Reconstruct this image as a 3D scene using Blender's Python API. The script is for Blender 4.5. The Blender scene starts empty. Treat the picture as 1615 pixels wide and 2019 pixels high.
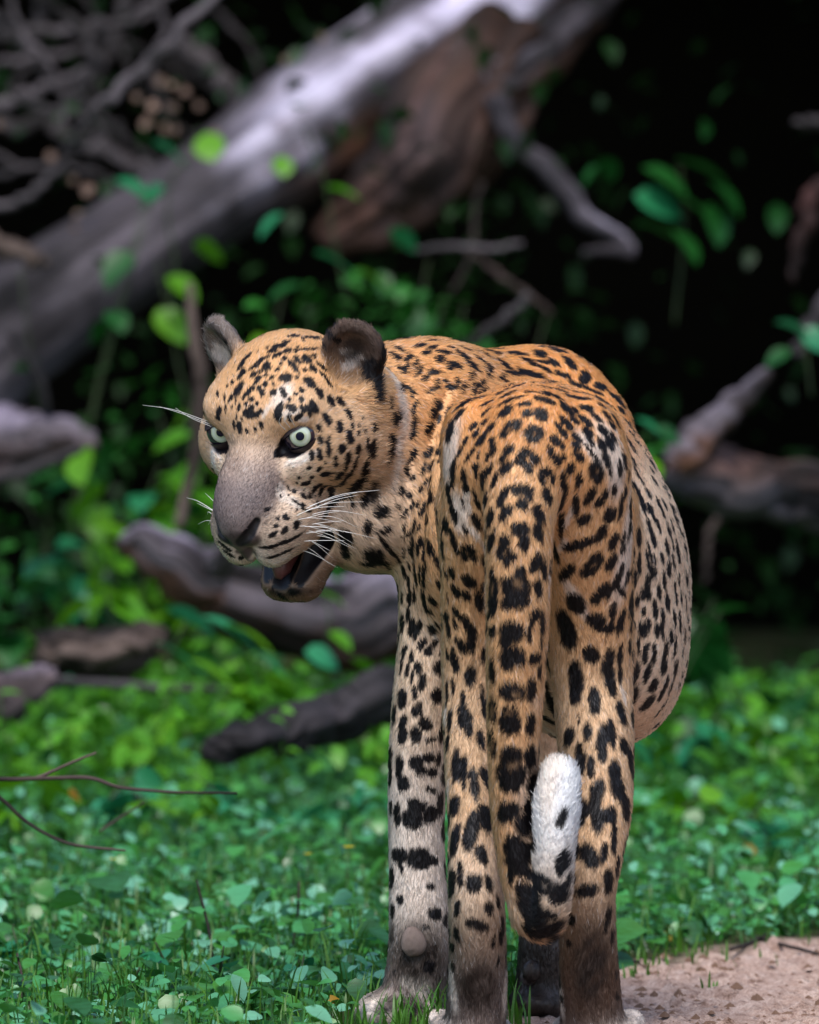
import bpy, bmesh, math, random
import numpy as np
from mathutils import Vector, Matrix

# ------------------------------------------------------------------ camera
scene = bpy.context.scene
COL = scene.collection
PITCH = math.atan(0.032)
CAM = np.array([0.0, -10.0, 0.85])
CF = np.array([0.0, math.cos(PITCH), -math.sin(PITCH)])
CU = np.array([0.0, math.sin(PITCH), math.cos(PITCH)])
U = 0.0005                       # one authoring unit = half a millimetre

cam_data = bpy.data.cameras.new('camera')
cam = bpy.data.objects.new('camera', cam_data)
COL.objects.link(cam)
cam.location = CAM
cam.rotation_euler = (math.pi / 2 - PITCH, 0, 0)
cam_data.sensor_fit = 'VERTICAL'
cam_data.sensor_height = 24.0
cam_data.lens = 12.0 / (1009.5 * 5e-5)
cam_data.clip_start = 0.1
cam_data.clip_end = 500
cam_data.dof.use_dof = True
cam_data.dof.focus_distance = 10.22
cam_data.dof.aperture_fstop = 5.6
scene.camera = cam

# ------------------------------------------------------------------ light
SUN_EL, SUN_AZ = math.radians(58), math.radians(186)   # azimuth clockwise from +Y (behind the camera, to the left)
world = bpy.data.worlds.new('World')
scene.world = world
world.use_nodes = True
wn = world.node_tree
for n in list(wn.nodes):
    wn.nodes.remove(n)
sky = wn.nodes.new('ShaderNodeTexSky')
sky.sky_type = 'NISHITA'
sky.sun_disc = False
sky.sun_elevation = SUN_EL
sky.sun_rotation = SUN_AZ
bg = wn.nodes.new('ShaderNodeBackground')
bg.inputs['Strength'].default_value = 0.135
wo = wn.nodes.new('ShaderNodeOutputWorld')
wn.links.new(sky.outputs['Color'], bg.inputs['Color'])
wn.links.new(bg.outputs['Background'], wo.inputs['Surface'])

sun_data = bpy.data.lights.new('sun', 'SUN')
sun_data.energy = 2.1
sun_data.angle = math.radians(24)
sun_data.color = (1.0, 0.955, 0.90)
sun = bpy.data.objects.new('sun', sun_data)
COL.objects.link(sun)
sdir = Vector((math.sin(SUN_AZ) * math.cos(SUN_EL), math.cos(SUN_AZ) * math.cos(SUN_EL), math.sin(SUN_EL)))
sun.rotation_euler = sdir.to_track_quat('Z', 'Y').to_euler()

scene.view_settings.view_transform = 'Standard'
scene.view_settings.look = 'None'
scene.view_settings.exposure = 0.8
scene.view_settings.gamma = 1.0
scene.view_settings.use_curve_mapping = False
scene.render.engine = 'CYCLES'
scene.cycles.use_denoising = True
scene.cycles.max_bounces = 6
scene.cycles.transparent_max_bounces = 8

rng = np.random.default_rng(7)
random.seed(7)


# ------------------------------------------------------------------ helpers
def P(px, py, d=0.0):
    """Point d metres beyond the hindquarters, seen where the photograph has (px, py)."""
    v = CF + (px - 807.5) * 5e-5 * np.array([1.0, 0, 0]) - (py - 1009.5) * 5e-5 * CU
    return CAM + v * ((10.0 + d) / v[1])


def lin(r, g, b):
    c = np.array([r, g, b], float) / 255
    return np.where(c <= 0.04045, c / 12.92, ((c + 0.055) / 1.055) ** 2.4)


def sstep(a, b, x):
    t = np.clip((x - a) / (b - a), 0, 1)
    return t * t * (3 - 2 * t)


def vnoise(p, f, seed=0):
    """cheap smooth noise in -1..1: sum of sines over warped coordinates"""
    q = np.asarray(p, float) * f
    x, y, z = q[..., 0] + seed * 1.7, q[..., 1] - seed * 2.3, q[..., 2] + seed * 0.9
    a = np.sin(x + 1.3 * np.sin(y * 1.1 + z * 0.7)) * np.cos(y * 1.2 - 1.1 * np.sin(z * 0.9 + x * 0.6))
    b = np.sin(z * 1.3 + 1.2 * np.sin(x * 1.4 - y * 0.5) + 2.1) * np.cos(x * 0.8 + y * 1.7)
    c = np.sin(2.1 * x + 1.7 * y - 1.9 * z + 1.5 * a) * 0.5
    return (a + b + c) / 2.2


def mesh_obj(name, verts, faces, mat=None, parent=None, smooth=True):
    me = bpy.data.meshes.new(name)
    me.from_pydata([tuple(v) for v in verts], [], [tuple(f) for f in faces])
    me.update()
    if smooth:
        me.polygons.foreach_set('use_smooth', [True] * len(me.polygons))
    if mat:
        me.materials.append(mat)
    o = bpy.data.objects.new(name, me)
    COL.objects.link(o)
    if parent:
        o.parent = parent
        o.matrix_parent_inverse = parent.matrix_basis.inverted()
    return o


def np_mesh(name, verts, quads, mat=None, parent=None, smooth=True):
    """fast mesh from arrays; quads (n,4) or tris (n,3)"""
    verts = np.ascontiguousarray(verts, np.float32)
    quads = np.ascontiguousarray(quads, np.int32)
    k = quads.shape[1]
    me = bpy.data.meshes.new(name)
    me.vertices.add(len(verts))
    me.vertices.foreach_set('co', verts.ravel())
    me.loops.add(quads.size)
    me.loops.foreach_set('vertex_index', quads.ravel())
    me.polygons.add(len(quads))
    me.polygons.foreach_set('loop_start', np.arange(0, quads.size, k, dtype=np.int32))
    me.polygons.foreach_set('use_smooth', np.full(len(quads), smooth))
    me.update(calc_edges=True)
    me.validate()
    if mat:
        me.materials.append(mat)
    o = bpy.data.objects.new(name, me)
    COL.objects.link(o)
    if parent:
        o.parent = parent
        o.matrix_parent_inverse = parent.matrix_basis.inverted()
    return o


def empty(name, loc, label, cat, group=None):
    o = bpy.data.objects.new(name, None)
    COL.objects.link(o)
    o.location = tuple(loc)
    o.empty_display_size = 0.05
    return tag(o, label, cat, group)


def tag(o, label=None, cat=None, group=None, kind=None):
    if label:
        o['label'] = label
    if cat:
        o['category'] = cat
    if group:
        o['group'] = group
    if kind:
        o['kind'] = kind
    return o


def new_mat(name):
    m = bpy.data.materials.new(name)
    m.use_nodes = True
    nt = m.node_tree
    return m, nt, nt.nodes['Principled BSDF']


def simple_mat(name, col, rough=0.6, spec=0.4, coat=0.0):
    m, nt, b = new_mat(name)
    b.inputs['Base Color'].default_value = (*col, 1)
    b.inputs['Roughness'].default_value = rough
    b.inputs['Specular IOR Level'].default_value = spec
    b.inputs['Coat Weight'].default_value = coat
    return m


def tube(points, radii, seg=8, cap=True):
    """tapered tube along points; returns verts, quads/tris as polygons"""
    pts = np.asarray(points, float)
    n = len(pts)
    T = np.gradient(pts, axis=0)
    T /= np.linalg.norm(T, axis=1)[:, None] + 1e-12
    ref = np.array([0, 0, 1.0]) if abs(T[0][2]) < 0.9 else np.array([1.0, 0, 0])
    V = []
    a = np.cross(T[0], ref)
    a /= np.linalg.norm(a)
    ang = np.arange(seg) / seg * 2 * math.pi
    for i in range(n):
        a = a - T[i] * np.dot(a, T[i])
        a /= np.linalg.norm(a)
        b = np.cross(T[i], a)
        V.append(pts[i] + radii[i] * (np.cos(ang)[:, None] * a + np.sin(ang)[:, None] * b))
    V = np.concatenate(V)
    Fc = []
    for i in range(n - 1):
        for j in range(seg):
            k = (j + 1) % seg
            Fc.append((i * seg + j, i * seg + k, (i + 1) * seg + k, (i + 1) * seg + j))
    if cap:
        Fc.append(tuple(range(seg))[::-1])
        Fc.append(tuple((n - 1) * seg + j for j in range(seg)))
    return V, Fc


def spline(pts, n):
    """Catmull-Rom through pts (any dimension), n samples"""
    p = np.asarray(pts, float)
    q = np.vstack([2 * p[0] - p[1], p, 2 * p[-1] - p[-2]])
    t = np.linspace(0, len(p) - 1 - 1e-9, n)
    i = t.astype(int)
    f = (t - i)[:, None]
    a, b, c, d = q[i], q[i + 1], q[i + 2], q[i + 3]
    return 0.5 * (2 * b + (c - a) * f + (2 * a - 5 * b + 4 * c - d) * f ** 2 + (3 * b - a - 3 * c + d) * f ** 3)
# =====================================================================
#                       GROUND, LOGS, UNDERGROWTH
# =====================================================================
def nodes_noise(nt, scale, detail=4, rough=0.55, coord=None, vec=None):
    t = nt.nodes.new('ShaderNodeTexNoise')
    t.inputs['Scale'].default_value = scale
    t.inputs['Detail'].default_value = detail
    t.inputs['Roughness'].default_value = rough
    if vec is not None:
        nt.links.new(vec, t.inputs['Vector'])
    return t


def ramp(nt, fac, stops):
    r = nt.nodes.new('ShaderNodeValToRGB')
    el = r.color_ramp.elements
    while len(el) < len(stops):
        el.new(0.5)
    for e, (p, c) in zip(el, stops):
        e.position = p
        e.color = (*c, 1)
    nt.links.new(fac, r.inputs['Fac'])
    return r.outputs['Color']


def mixc(nt, fac, a, b, mode='MIX'):
    m = nt.nodes.new('ShaderNodeMix')
    m.data_type = 'RGBA'
    m.blend_type = mode
    if hasattr(fac, 'links'):
        nt.links.new(fac, m.inputs[0])
    else:
        m.inputs[0].default_value = fac
    for s, i in ((a, 6), (b, 7)):
        if hasattr(s, 'links'):
            nt.links.new(s, m.inputs[i])
        else:
            m.inputs[i].default_value = (*s, 1)
    return m.outputs[2]


def geo_pos(nt):
    return nt.nodes.new('ShaderNodeTexCoord').outputs['Object']


# ---- ground: soil under the plants, a bare sandy path by the hind feet -----------------
PATH_X = [-9, -0.02, 0.05, 0.106, 0.15, 0.236, 0.337, 0.465, 2, 9]
PATH_Y = [-2.0, -0.6, 0.22, 0.46, 0.78, 1.10, 1.36, 1.50, 1.9, 2.5]


def sand_mask(x, y):
    edge = np.interp(x, PATH_X, PATH_Y) + 0.05 * np.sin(x * 31) + 0.03 * np.sin(x * 77 + 1)
    return sstep(0.10, -0.06, y - edge)


gm, nt, b = new_mat('ground_soil_and_sand')
gp = geo_pos(nt)
at = nt.nodes.new('ShaderNodeAttribute'); at.attribute_name = 'sand'
n1 = nodes_noise(nt, 9, 6, vec=gp); n2 = nodes_noise(nt, 60, 5, 0.65, vec=gp); n3 = nodes_noise(nt, 420, 3, 0.6, vec=gp)
soil = ramp(nt, n2.outputs['Fac'], [(0.3, (0.020, 0.016, 0.008)), (0.55, (0.055, 0.045, 0.022)), (0.75, (0.13, 0.095, 0.06))])
moss = ramp(nt, n1.outputs['Fac'], [(0.35, (0.018, 0.045, 0.010)), (0.65, (0.045, 0.06, 0.02))])
soil = mixc(nt, 0.55, soil, moss)
sand = ramp(nt, n2.outputs['Fac'], [(0.28, (0.15, 0.080, 0.052)), (0.46, (0.47, 0.32, 0.255)), (0.72, (0.66, 0.50, 0.42))])
grain = ramp(nt, n3.outputs['Fac'], [(0.3, (0.55, 0.5, 0.48)), (0.6, (1, 1, 1))])
sand = mixc(nt, 1.0, sand, grain, 'MULTIPLY')
nt.links.new(mixc(nt, at.outputs['Fac'], soil, sand), b.inputs['Base Color'])
b.inputs['Roughness'].default_value = 0.95
b.inputs['Specular IOR Level'].default_value = 0.15
bp = nt.nodes.new('ShaderNodeBump'); bp.inputs['Distance'].default_value = 0.004; bp.inputs['Strength'].default_value = 0.8
ad = nt.nodes.new('ShaderNodeMath'); ad.operation = 'ADD'
nt.links.new(n2.outputs['Fac'], ad.inputs[0]); nt.links.new(n3.outputs['Fac'], ad.inputs[1])
nt.links.new(ad.outputs[0], bp.inputs['Height']); nt.links.new(bp.outputs['Normal'], b.inputs['Normal'])

xs = np.concatenate([[-200, -60, -20, -8, -4, -2], np.arange(-1.2, 1.21, 0.012), [2, 4, 8, 20, 60, 200]])
ys = np.concatenate([[-60, -25, -12, -6, -3], np.arange(-1.2, 2.6, 0.012), np.arange(2.6, 9, 0.05), [10, 14, 25, 60, 200]])
GX, GY = np.meshgrid(xs, ys, indexing='ij')
pg = np.stack([GX, GY, 0 * GX], -1)
SM = sand_mask(GX, GY)
near = (np.abs(GX) < 1.3) & (GY > -1.3) & (GY < 9)
GZ = 0.006 * vnoise(pg, 7) + 0.004 * vnoise(pg, 23, 1)
clod = np.maximum(vnoise(pg, 62, 2) + 0.5 * vnoise(pg, 150, 3), 0)
GZ = GZ + SM * (0.013 * clod + 0.003 * vnoise(pg, 110, 4) - 0.004) + (1 - SM) * 0.006 * np.maximum(vnoise(pg, 45, 6), 0)
GZ = np.where(near, GZ, 0.0) - 0.006
nxg, nyg = GX.shape
gv = np.stack([GX, GY, GZ], -1).reshape(-1, 3)
ii = (np.arange(nxg - 1)[:, None] * nyg + np.arange(nyg - 1)[None, :]).ravel()
gq = np.stack([ii, ii + nyg, ii + nyg + 1, ii + 1], 1)
ground = np_mesh('ground', gv, gq, gm)
ground['kind'] = 'structure'
sa = ground.data.attributes.new('sand', 'FLOAT', 'POINT')
sa.data.foreach_set('value', SM.astype(np.float32).ravel())


# ---- leaf material and leaf meshes --------------------------------------------------
def leaf_mat(name, lo, hi, rough=0.34, spec=0.5, attr='tint', trans=0.25, stops=None):
    m, nt, b = new_mat(name)
    at = nt.nodes.new('ShaderNodeAttribute'); at.attribute_name = attr
    if attr == 'tint':
        fac = at.outputs['Fac']
    else:
        oi = nt.nodes.new('ShaderNodeObjectInfo'); fac = oi.outputs['Random']
    col = ramp(nt, fac, stops or [(0.0, lo), (1.0, hi)])
    nz = nodes_noise(nt, 120, 3)
    col = mixc(nt, 0.35, col, ramp(nt, nz.outputs['Fac'], [(0.3, tuple(np.array(lo) * 0.6)), (0.7, hi)]))
    nt.links.new(col, b.inputs['Base Color'])
    b.inputs['Roughness'].default_value = rough
    b.inputs['Specular IOR Level'].default_value = spec
    tr = nt.nodes.new('ShaderNodeBsdfTranslucent')
    nt.links.new(col, tr.inputs['Color'])
    mx = nt.nodes.new('ShaderNodeMixShader')
    mx.inputs[0].default_value = trans
    out = nt.nodes['Material Output']
    nt.links.new(b.outputs[0], mx.inputs[1]); nt.links.new(tr.outputs[0], mx.inputs[2])
    nt.links.new(mx.outputs[0], out.inputs['Surface'])
    return m


M_COVER = leaf_mat('leaf_ground_cover', (0.022, 0.115, 0.004), (0.060, 0.28, 0.120), 0.36, 0.5, stops=[(0.0, (0.009, 0.055, 0.003)), (0.35, (0.050, 0.200, 0.003)), (0.6, (0.060, 0.29, 0.030)), (0.82, (0.09, 0.38, 0.15)), (1.0, (0.22, 0.54, 0.36))])  # palest teal stops put sky glints into the leaf colour
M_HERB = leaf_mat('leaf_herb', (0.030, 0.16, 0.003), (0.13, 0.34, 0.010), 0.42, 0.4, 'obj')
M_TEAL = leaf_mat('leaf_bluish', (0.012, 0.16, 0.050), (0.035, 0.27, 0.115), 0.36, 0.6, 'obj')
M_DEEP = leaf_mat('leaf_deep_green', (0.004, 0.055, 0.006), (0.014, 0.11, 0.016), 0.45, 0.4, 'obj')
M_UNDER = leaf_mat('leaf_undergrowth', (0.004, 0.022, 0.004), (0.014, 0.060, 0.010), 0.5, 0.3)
M_SHADE_CANOPY = leaf_mat('leaf_shade_canopy', (0.006, 0.020, 0.005), (0.015, 0.04, 0.010), 0.6, 0.2, trans=0.06)
M_GRASS = leaf_mat('grass_blade', (0.030, 0.105, 0.008), (0.085, 0.23, 0.02), 0.45, 0.4)
M_YELLOW = simple_mat('yellow_petal', (0.72, 0.55, 0.01), 0.5)
M_DRYLEAF = leaf_mat('leaf_dry_pinkish', (0.10, 0.06, 0.045), (0.30, 0.20, 0.155), 0.7, 0.2, 'obj')
M_FALLEN = leaf_mat('leaf_yellowed', (0.22, 0.12, 0.01), (0.42, 0.24, 0.02), 0.55, 0.3, 'obj')


def leaf_shape(n=4, aspect=0.72, fold=0.22, curl=0.25, tip=0.85):
    """leaf lying along +x, length 1, folded on its midrib; returns verts, tris"""
    t = np.linspace(0, 1, n + 1)
    w = 0.5 * aspect * np.sin(np.pi * t ** tip) ** 0.75
    w[0] = w[-1] = 0
    z = -curl * t ** 2
    V = [(t[i], 0, z[i]) for i in range(n + 1)]
    L = {}
    for i in range(1, n):
        for s in (1, -1):
            L[(i, s)] = len(V)
            V.append((t[i], s * w[i], z[i] + fold * w[i]))
    F = []
    for s in (1, -1):
        for i in range(n):
            a, b_ = i, i + 1
            if i == 0:
                f = [a, b_, L[(1, s)]]
                tris = [f]
            elif i == n - 1:
                tris = [[a, b_, L[(i, s)]]]
            else:
                tris = [[a, b_, L[(i + 1, s)]], [a, L[(i + 1, s)], L[(i, s)]]]
            for f in tris:
                F.append(f if s < 0 else f[::-1])
    return np.array(V, float), np.array(F, int)


def frames(n, r, tilt_mean, tilt_sd, az=None, az_sd=0.5):
    """random leaf frames: x axis (leaf direction), z axis (upper side)"""
    a = r.uniform(0, 2 * np.pi, n) if az is None else r.normal(az, az_sd, n)
    t = r.normal(tilt_mean, tilt_sd, n)          # downward tilt of the leaf direction
    roll = r.normal(0, 0.35, n)
    X = np.stack([np.cos(a) * np.cos(t), np.sin(a) * np.cos(t), -np.sin(t)], 1)
    S = np.stack([-np.sin(a), np.cos(a), 0 * a], 1)
    Z = np.cross(X, S)
    Y = S * np.cos(roll)[:, None] + Z * np.sin(roll)[:, None]
    Z = np.cross(X, Y)
    return X, Y, Z


def scatter_leaves(name, pos, size, r, mat, shape, tilt=(0.2, 0.3), az=None, az_sd=0.6, stems=False, tint=None):
    V, F = shape
    n = len(pos)
    X, Y, Z = frames(n, r, *tilt, az=az, az_sd=az_sd)
    if tint is None:
        tint = r.random(n)
    P_ = pos[:, None, :] + size[:, None, None] * (V[None, :, :1] * X[:, None] + V[None, :, 1:2] * Y[:, None] + V[None, :, 2:] * Z[:, None])
    verts = P_.reshape(-1, 3)
    faces = (F[None] + (np.arange(n) * len(V))[:, None, None]).reshape(-1, 3)
    tv = np.repeat(tint, len(V))
    if stems:
        b0 = pos.copy(); b0[:, 2] = -0.004
        b0[:, :2] += r.normal(0, 0.006, (n, 2))
        w = np.array([0.0006, 0, 0])
        sv = np.stack([b0 - w, b0 + w, pos + w, pos - w], 1).reshape(-1, 3)
        k = len(verts) + np.arange(n)[:, None] * 4
        faces = np.concatenate([faces, np.concatenate([k + [0, 1, 2], k + [0, 2, 3]])])
        verts = np.concatenate([verts, sv])
        tv = np.concatenate([tv, np.repeat(tint * 0.5, 4)])
    o = np_mesh(name, verts, faces, mat)
    a = o.data.attributes.new('tint', 'FLOAT', 'POINT')
    a.data.foreach_set('value', tv.astype(np.float32))
    o['kind'] = 'stuff'
    return o


def in_view(x, y, m=0.12):
    return np.abs(x) < 0.0404 * (10 + y) + m


r = np.random.default_rng(21)
# low round-leaved cover: dense near, thinning behind
for nm, n, sz, gap, zz in (('ground_cover', 27000, 0.0037, 0.05, 1.1), ('small_ground_cover', 44000, 0.0019, 0.20, 0.7)):
    y = -0.7 + 7.2 * r.random(n) ** 1.3
    x = r.uniform(-1, 1, n) * (0.0404 * (10 + y) + 0.35)
    keep = sand_mask(x, y) < 0.25 + 0.1 * r.random(n)
    keep &= ~((x > -0.075) & (x < 0.16) & (y < 0.46 + 0.05 * r.random(n)) & (r.random(n) < 0.97))
    pn = np.stack([x, y, 0 * x], 1)
    keep &= (vnoise(pn, 8, 3) + 0.7 * vnoise(pn, 26, 4) + gap > r.uniform(-0.7, 0.5, n))
    x, y = x[keep], y[keep]
    pn = np.stack([x, y, 0 * x], 1)
    hump = 0.5 + 0.5 * vnoise(pn, 6, 5)
    z = zz * r.gamma(2.0, 0.010, len(x)) * (0.5 + hump) + 0.004 + 0.016 * np.clip(y - 1.5, 0, 2.5) * r.random(len(x))
    size = r.gamma(5, sz, len(x)) * (0.75 + 0.4 * hump) + 0.004
    scatter_leaves(nm, np.stack([x, y, z], 1), size, r, M_COVER, leaf_shape(5, 0.85, 0.15, 0.2, 0.8), (0.22, 0.36), az=-0.9, az_sd=1.3, stems=True,
                   tint=np.clip(0.45 - 0.12 * sstep(2.0, 4.5, y) + 0.42 * vnoise(pn, 5, 8) + r.normal(0, 0.34, len(x)), 0, 1))


# the same cover carries on to both sides
n = 60000
y = -0.9 + 7.6 * r.random(n) ** 1.2
x = np.where(r.random(n) < 0.5, -1, 1) * (0.0404 * (10 + y) + 0.3 + 1.9 * r.random(n) ** 1.3)
pn = np.stack([x, y, 0 * x], 1)
k = (sand_mask(x, y) < 0.25) & (vnoise(pn, 8, 3) + 0.7 * vnoise(pn, 26, 4) + 0.15 > r.uniform(-0.7, 0.5, n))
pn = pn[k]
pn[:, 2] = r.gamma(2.0, 0.011, len(pn)) + 0.004 + 0.016 * np.clip(pn[:, 1] - 1.5, 0, 2.5) * r.random(len(pn))
scatter_leaves('ground_cover', pn, r.gamma(5, 0.0042, len(pn)) + 0.004, r, M_COVER, leaf_shape(3, 0.85, 0.15, 0.2, 0.8), (0.22, 0.36), az=-0.9, az_sd=1.3,
               tint=np.clip(0.4 + 0.42 * vnoise(pn, 5, 8) + r.normal(0, 0.34, len(pn)), 0, 1))


def blades(name, base, h, r, lean=0.35, width=0.0016):
    n = len(base)
    a = r.uniform(0, 2 * np.pi, n)
    d = np.stack([np.cos(a), np.sin(a), 0 * a], 1)
    s = np.stack([-np.sin(a), np.cos(a), 0 * a], 1)
    L = np.abs(r.normal(lean, lean * 0.5, n))
    vs = []
    for t, w in ((0, 1), (0.4, 0.9), (0.75, 0.6)):
        c = base + h[:, None] * (np.array([0, 0, 1.0]) * t + d * (L * t * t)[:, None])
        vs += [c - s * width * w, c + s * width * w]
    vs.append(base + h[:, None] * (np.array([0, 0, 0.95]) + d * L[:, None]))
    V = np.stack(vs, 1).reshape(-1, 3)
    F = np.array([[0, 1, 3], [0, 3, 2], [2, 3, 5], [2, 5, 4], [4, 5, 6]])
    Fa = (F[None] + (np.arange(n) * 7)[:, None, None]).reshape(-1, 3)
    o = np_mesh(name, V, Fa, M_GRASS)
    at = o.data.attributes.new('tint', 'FLOAT', 'POINT')
    at.data.foreach_set('value', np.repeat(r.random(n), 7).astype(np.float32))
    o['kind'] = 'stuff'
    return o


gb = []
for px, py, sp, k in ((900, 2030, 0.02, 60), (960, 2022, 0.022, 70), (1012, 1985, 0.012, 40), (1010, 1900, 0.012, 46), (1012, 1840, 0.014, 40), (880, 2040, 0.03, 50),
                      (1405, 1950, 0.006, 6), (1258, 1925, 0.012, 14), (1390, 1880, 0.03, 22), (1560, 1850, 0.05, 30), (780, 2035, 0.03, 30), (1290, 1885, 0.05, 40)):
    dd = 0.85 / (0.032 + (py - 1009.5) * 5e-5) - 10
    c = P(px, py, dd)
    q = np.stack([r.normal(c[0], sp, k), r.normal(c[1], sp * 2, k), np.full(k, -0.004)], 1)
    gb.append((q, r.uniform(0.018, 0.055, k) * (0.5 if px > 1200 else 1.0)))
n = 9000
y = -0.6 + 6.0 * r.random(n) ** 1.2
x = r.uniform(-1, 1, n) * (0.0404 * (10 + y) + 0.2)
k = sand_mask(x, y) < 0.15
gb.append((np.stack([x, y, np.full(n, -0.004)], 1)[k], r.uniform(0.02, 0.07, n)[k]))
blades('grass', np.concatenate([q for q, _ in gb]), np.concatenate([h for _, h in gb]), r)

# clods and grit on the sandy path
def grit(name, n, lo, hi, mat):
    x = r.uniform(0.0, 1.6, n); y = r.uniform(-1.0, 1.75, n)
    k = (sand_mask(x, y) > 0.5) & (vnoise(np.stack([x, y, 0 * x], 1), 14, 2) > r.uniform(-0.9, 0.7, n))
    c = np.stack([x, y, 0 * x - 0.004], 1)[k]
    o = np.array([[1, 0, 0], [0, 1, 0], [-1, 0, 0], [0, -1, 0], [0, 0, 0.8], [0.6, 0.6, 0.3], [-0.6, 0.5, 0.4]])
    s = lo + (hi - lo) * r.random(len(c)) ** 3
    V = c[:, None] + s[:, None, None] * (o[None] * r.uniform(0.5, 1.3, (len(c), 7, 3)))
    F = np.array([[0, 5, 4], [5, 1, 4], [1, 6, 4], [6, 2, 4], [2, 3, 4], [3, 0, 4], [0, 1, 5], [1, 2, 6]])
    ob = np_mesh(name, V.reshape(-1, 3), (F[None] + (np.arange(len(c)) * 7)[:, None, None]).reshape(-1, 3), mat, smooth=False)
    ob['kind'] = 'stuff'


grit('soil_clods', 5200, 0.0015, 0.009, simple_mat('soil_clod', (0.16, 0.095, 0.065), 0.95, 0.1))
grit('sand_grit', 9000, 0.001, 0.005, simple_mat('sand_grit', (0.42, 0.30, 0.245), 0.95, 0.1))

# ---- forest behind: shade-black backdrop bank, undergrowth mass, canopy added to block the sky ------------------------
bank_m, nt, b = new_mat('backdrop_shade_black')
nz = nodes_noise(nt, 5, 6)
nt.links.new(ramp(nt, nz.outputs['Fac'], [(0.35, (0.0015, 0.0016, 0.0012)), (0.7, (0.006, 0.005, 0.0035))]), b.inputs['Base Color'])  # kept near black to stand in for the deep shade of the forest
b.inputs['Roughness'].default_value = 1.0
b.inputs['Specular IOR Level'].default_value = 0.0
bx = np.linspace(-30, 30, 121); bt = np.linspace(0, 1, 24)
BX, BT = np.meshgrid(bx, bt, indexing='ij')
by = 9.5 + 3.5 * BT + 0.02 * BX ** 2 * 0
bz = 7.0 * BT ** 0.8 - 0.05
pb = np.stack([BX, by, bz], -1)
pb[..., 1] += 0.35 * vnoise(pb, 1.3, 2)
pb[..., 2] += 0.25 * vnoise(pb, 0.9, 5)
ii = (np.arange(120)[:, None] * 24 + np.arange(23)[None, :]).ravel()
bank = np_mesh('shade_backdrop', pb.reshape(-1, 3), np.stack([ii, ii + 24, ii + 25, ii + 1], 1), bank_m)
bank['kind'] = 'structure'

n = 15000
y = r.uniform(5.0, 9.3, n)
x = np.where(r.random(n) < 0.5, -1, 1) * (0.0404 * (10 + y) + 0.3 + 4.0 * r.random(n))
z = r.random(n) ** 1.3 * 1.5
pn = np.stack([x, y, z], 1)
k = (vnoise(pn, 3.5, 3) + 0.5 * vnoise(pn, 9, 9) > r.uniform(-0.1, 0.9, n)) & (z < 0.3 + (y - 5) * 0.5)
pn = pn[k]
scatter_leaves('undergrowth', pn, r.uniform(0.035, 0.08, len(pn)), r, M_UNDER, leaf_shape(3, 0.6, 0.2, 0.3), (0.4, 0.4))
n = 9000
y = r.uniform(6.6, 9.3, n)
x = r.uniform(-1, 1, n) * (0.0404 * (10 + y) + 0.5)
z = r.random(n) ** 1.3 * 1.75
pn = np.stack([x, y, z], 1)
dark = sstep(0.10, 0.45, x) * sstep(0.35, 0.6, z)
k = (vnoise(pn, 4.5, 3) + 0.5 * vnoise(pn, 11, 9) > r.uniform(-0.2, 0.7, n)) & (r.random(n) > dark * 0.85)
pn = pn[k]
scatter_leaves('undergrowth', pn, r.uniform(0.022, 0.055, len(pn)), r, M_UNDER, leaf_shape(4, 0.6, 0.2, 0.3), (0.4, 0.4))

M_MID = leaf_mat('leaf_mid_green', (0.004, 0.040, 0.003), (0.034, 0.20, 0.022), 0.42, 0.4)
n = 13500
y = r.uniform(5.5, 6.7, n)
x = r.uniform(-1, 0.42, n) * (0.0404 * (10 + y) + 0.3)
z = r.random(n) ** 1.2 * 0.72
pn = np.stack([x, y, z], 1)
top = np.interp(x, [-1, -0.62, -0.45, -0.25, -0.05, 0.1, 0.3], [0.35, 0.40, 0.55, 0.66, 0.74, 0.66, 0.45])
k = (vnoise(pn, 6.0, 3) + 0.6 * vnoise(pn, 15, 9) > r.uniform(-0.1, 0.9, n)) & (z < top) & (r.random(n) > 0.55 * sstep(-0.22, -0.4, x) * sstep(0.05, 0.15, z))
pn = pn[k]
scatter_leaves('leafy_undergrowth', pn, r.uniform(0.020, 0.046, len(pn)), r, M_MID, leaf_shape(4, 0.68, 0.2, 0.3), (0.3, 0.4), tint=np.clip(0.5 + 0.5 * vnoise(pn, 7, 2) + r.normal(0, 0.2, len(pn)), 0, 1))
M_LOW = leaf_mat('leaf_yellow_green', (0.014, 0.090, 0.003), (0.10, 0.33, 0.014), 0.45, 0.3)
n = 9000
y = r.uniform(3.4, 5.6, n)
x = r.uniform(-1, 1, n) * (0.0404 * (10 + y) + 0.25)
z = 0.01 + r.random(n) ** 1.4 * np.where(x < 0.1, 0.15, 0.12)
pn = np.stack([x, y, z], 1)
k = (vnoise(pn, 7.0, 6) + 0.6 * vnoise(pn, 17, 9) > r.uniform(-0.5, 0.8, n))
pn = pn[k]
scatter_leaves('low_undergrowth', pn, r.uniform(0.018, 0.045, len(pn)), r, M_LOW, leaf_shape(4, 0.6, 0.2, 0.3), (0.2, 0.35), stems=True, tint=np.clip(0.6 + 0.5 * vnoise(pn, 7, 2) + r.normal(0, 0.25, len(pn)), 0, 1))

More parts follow.
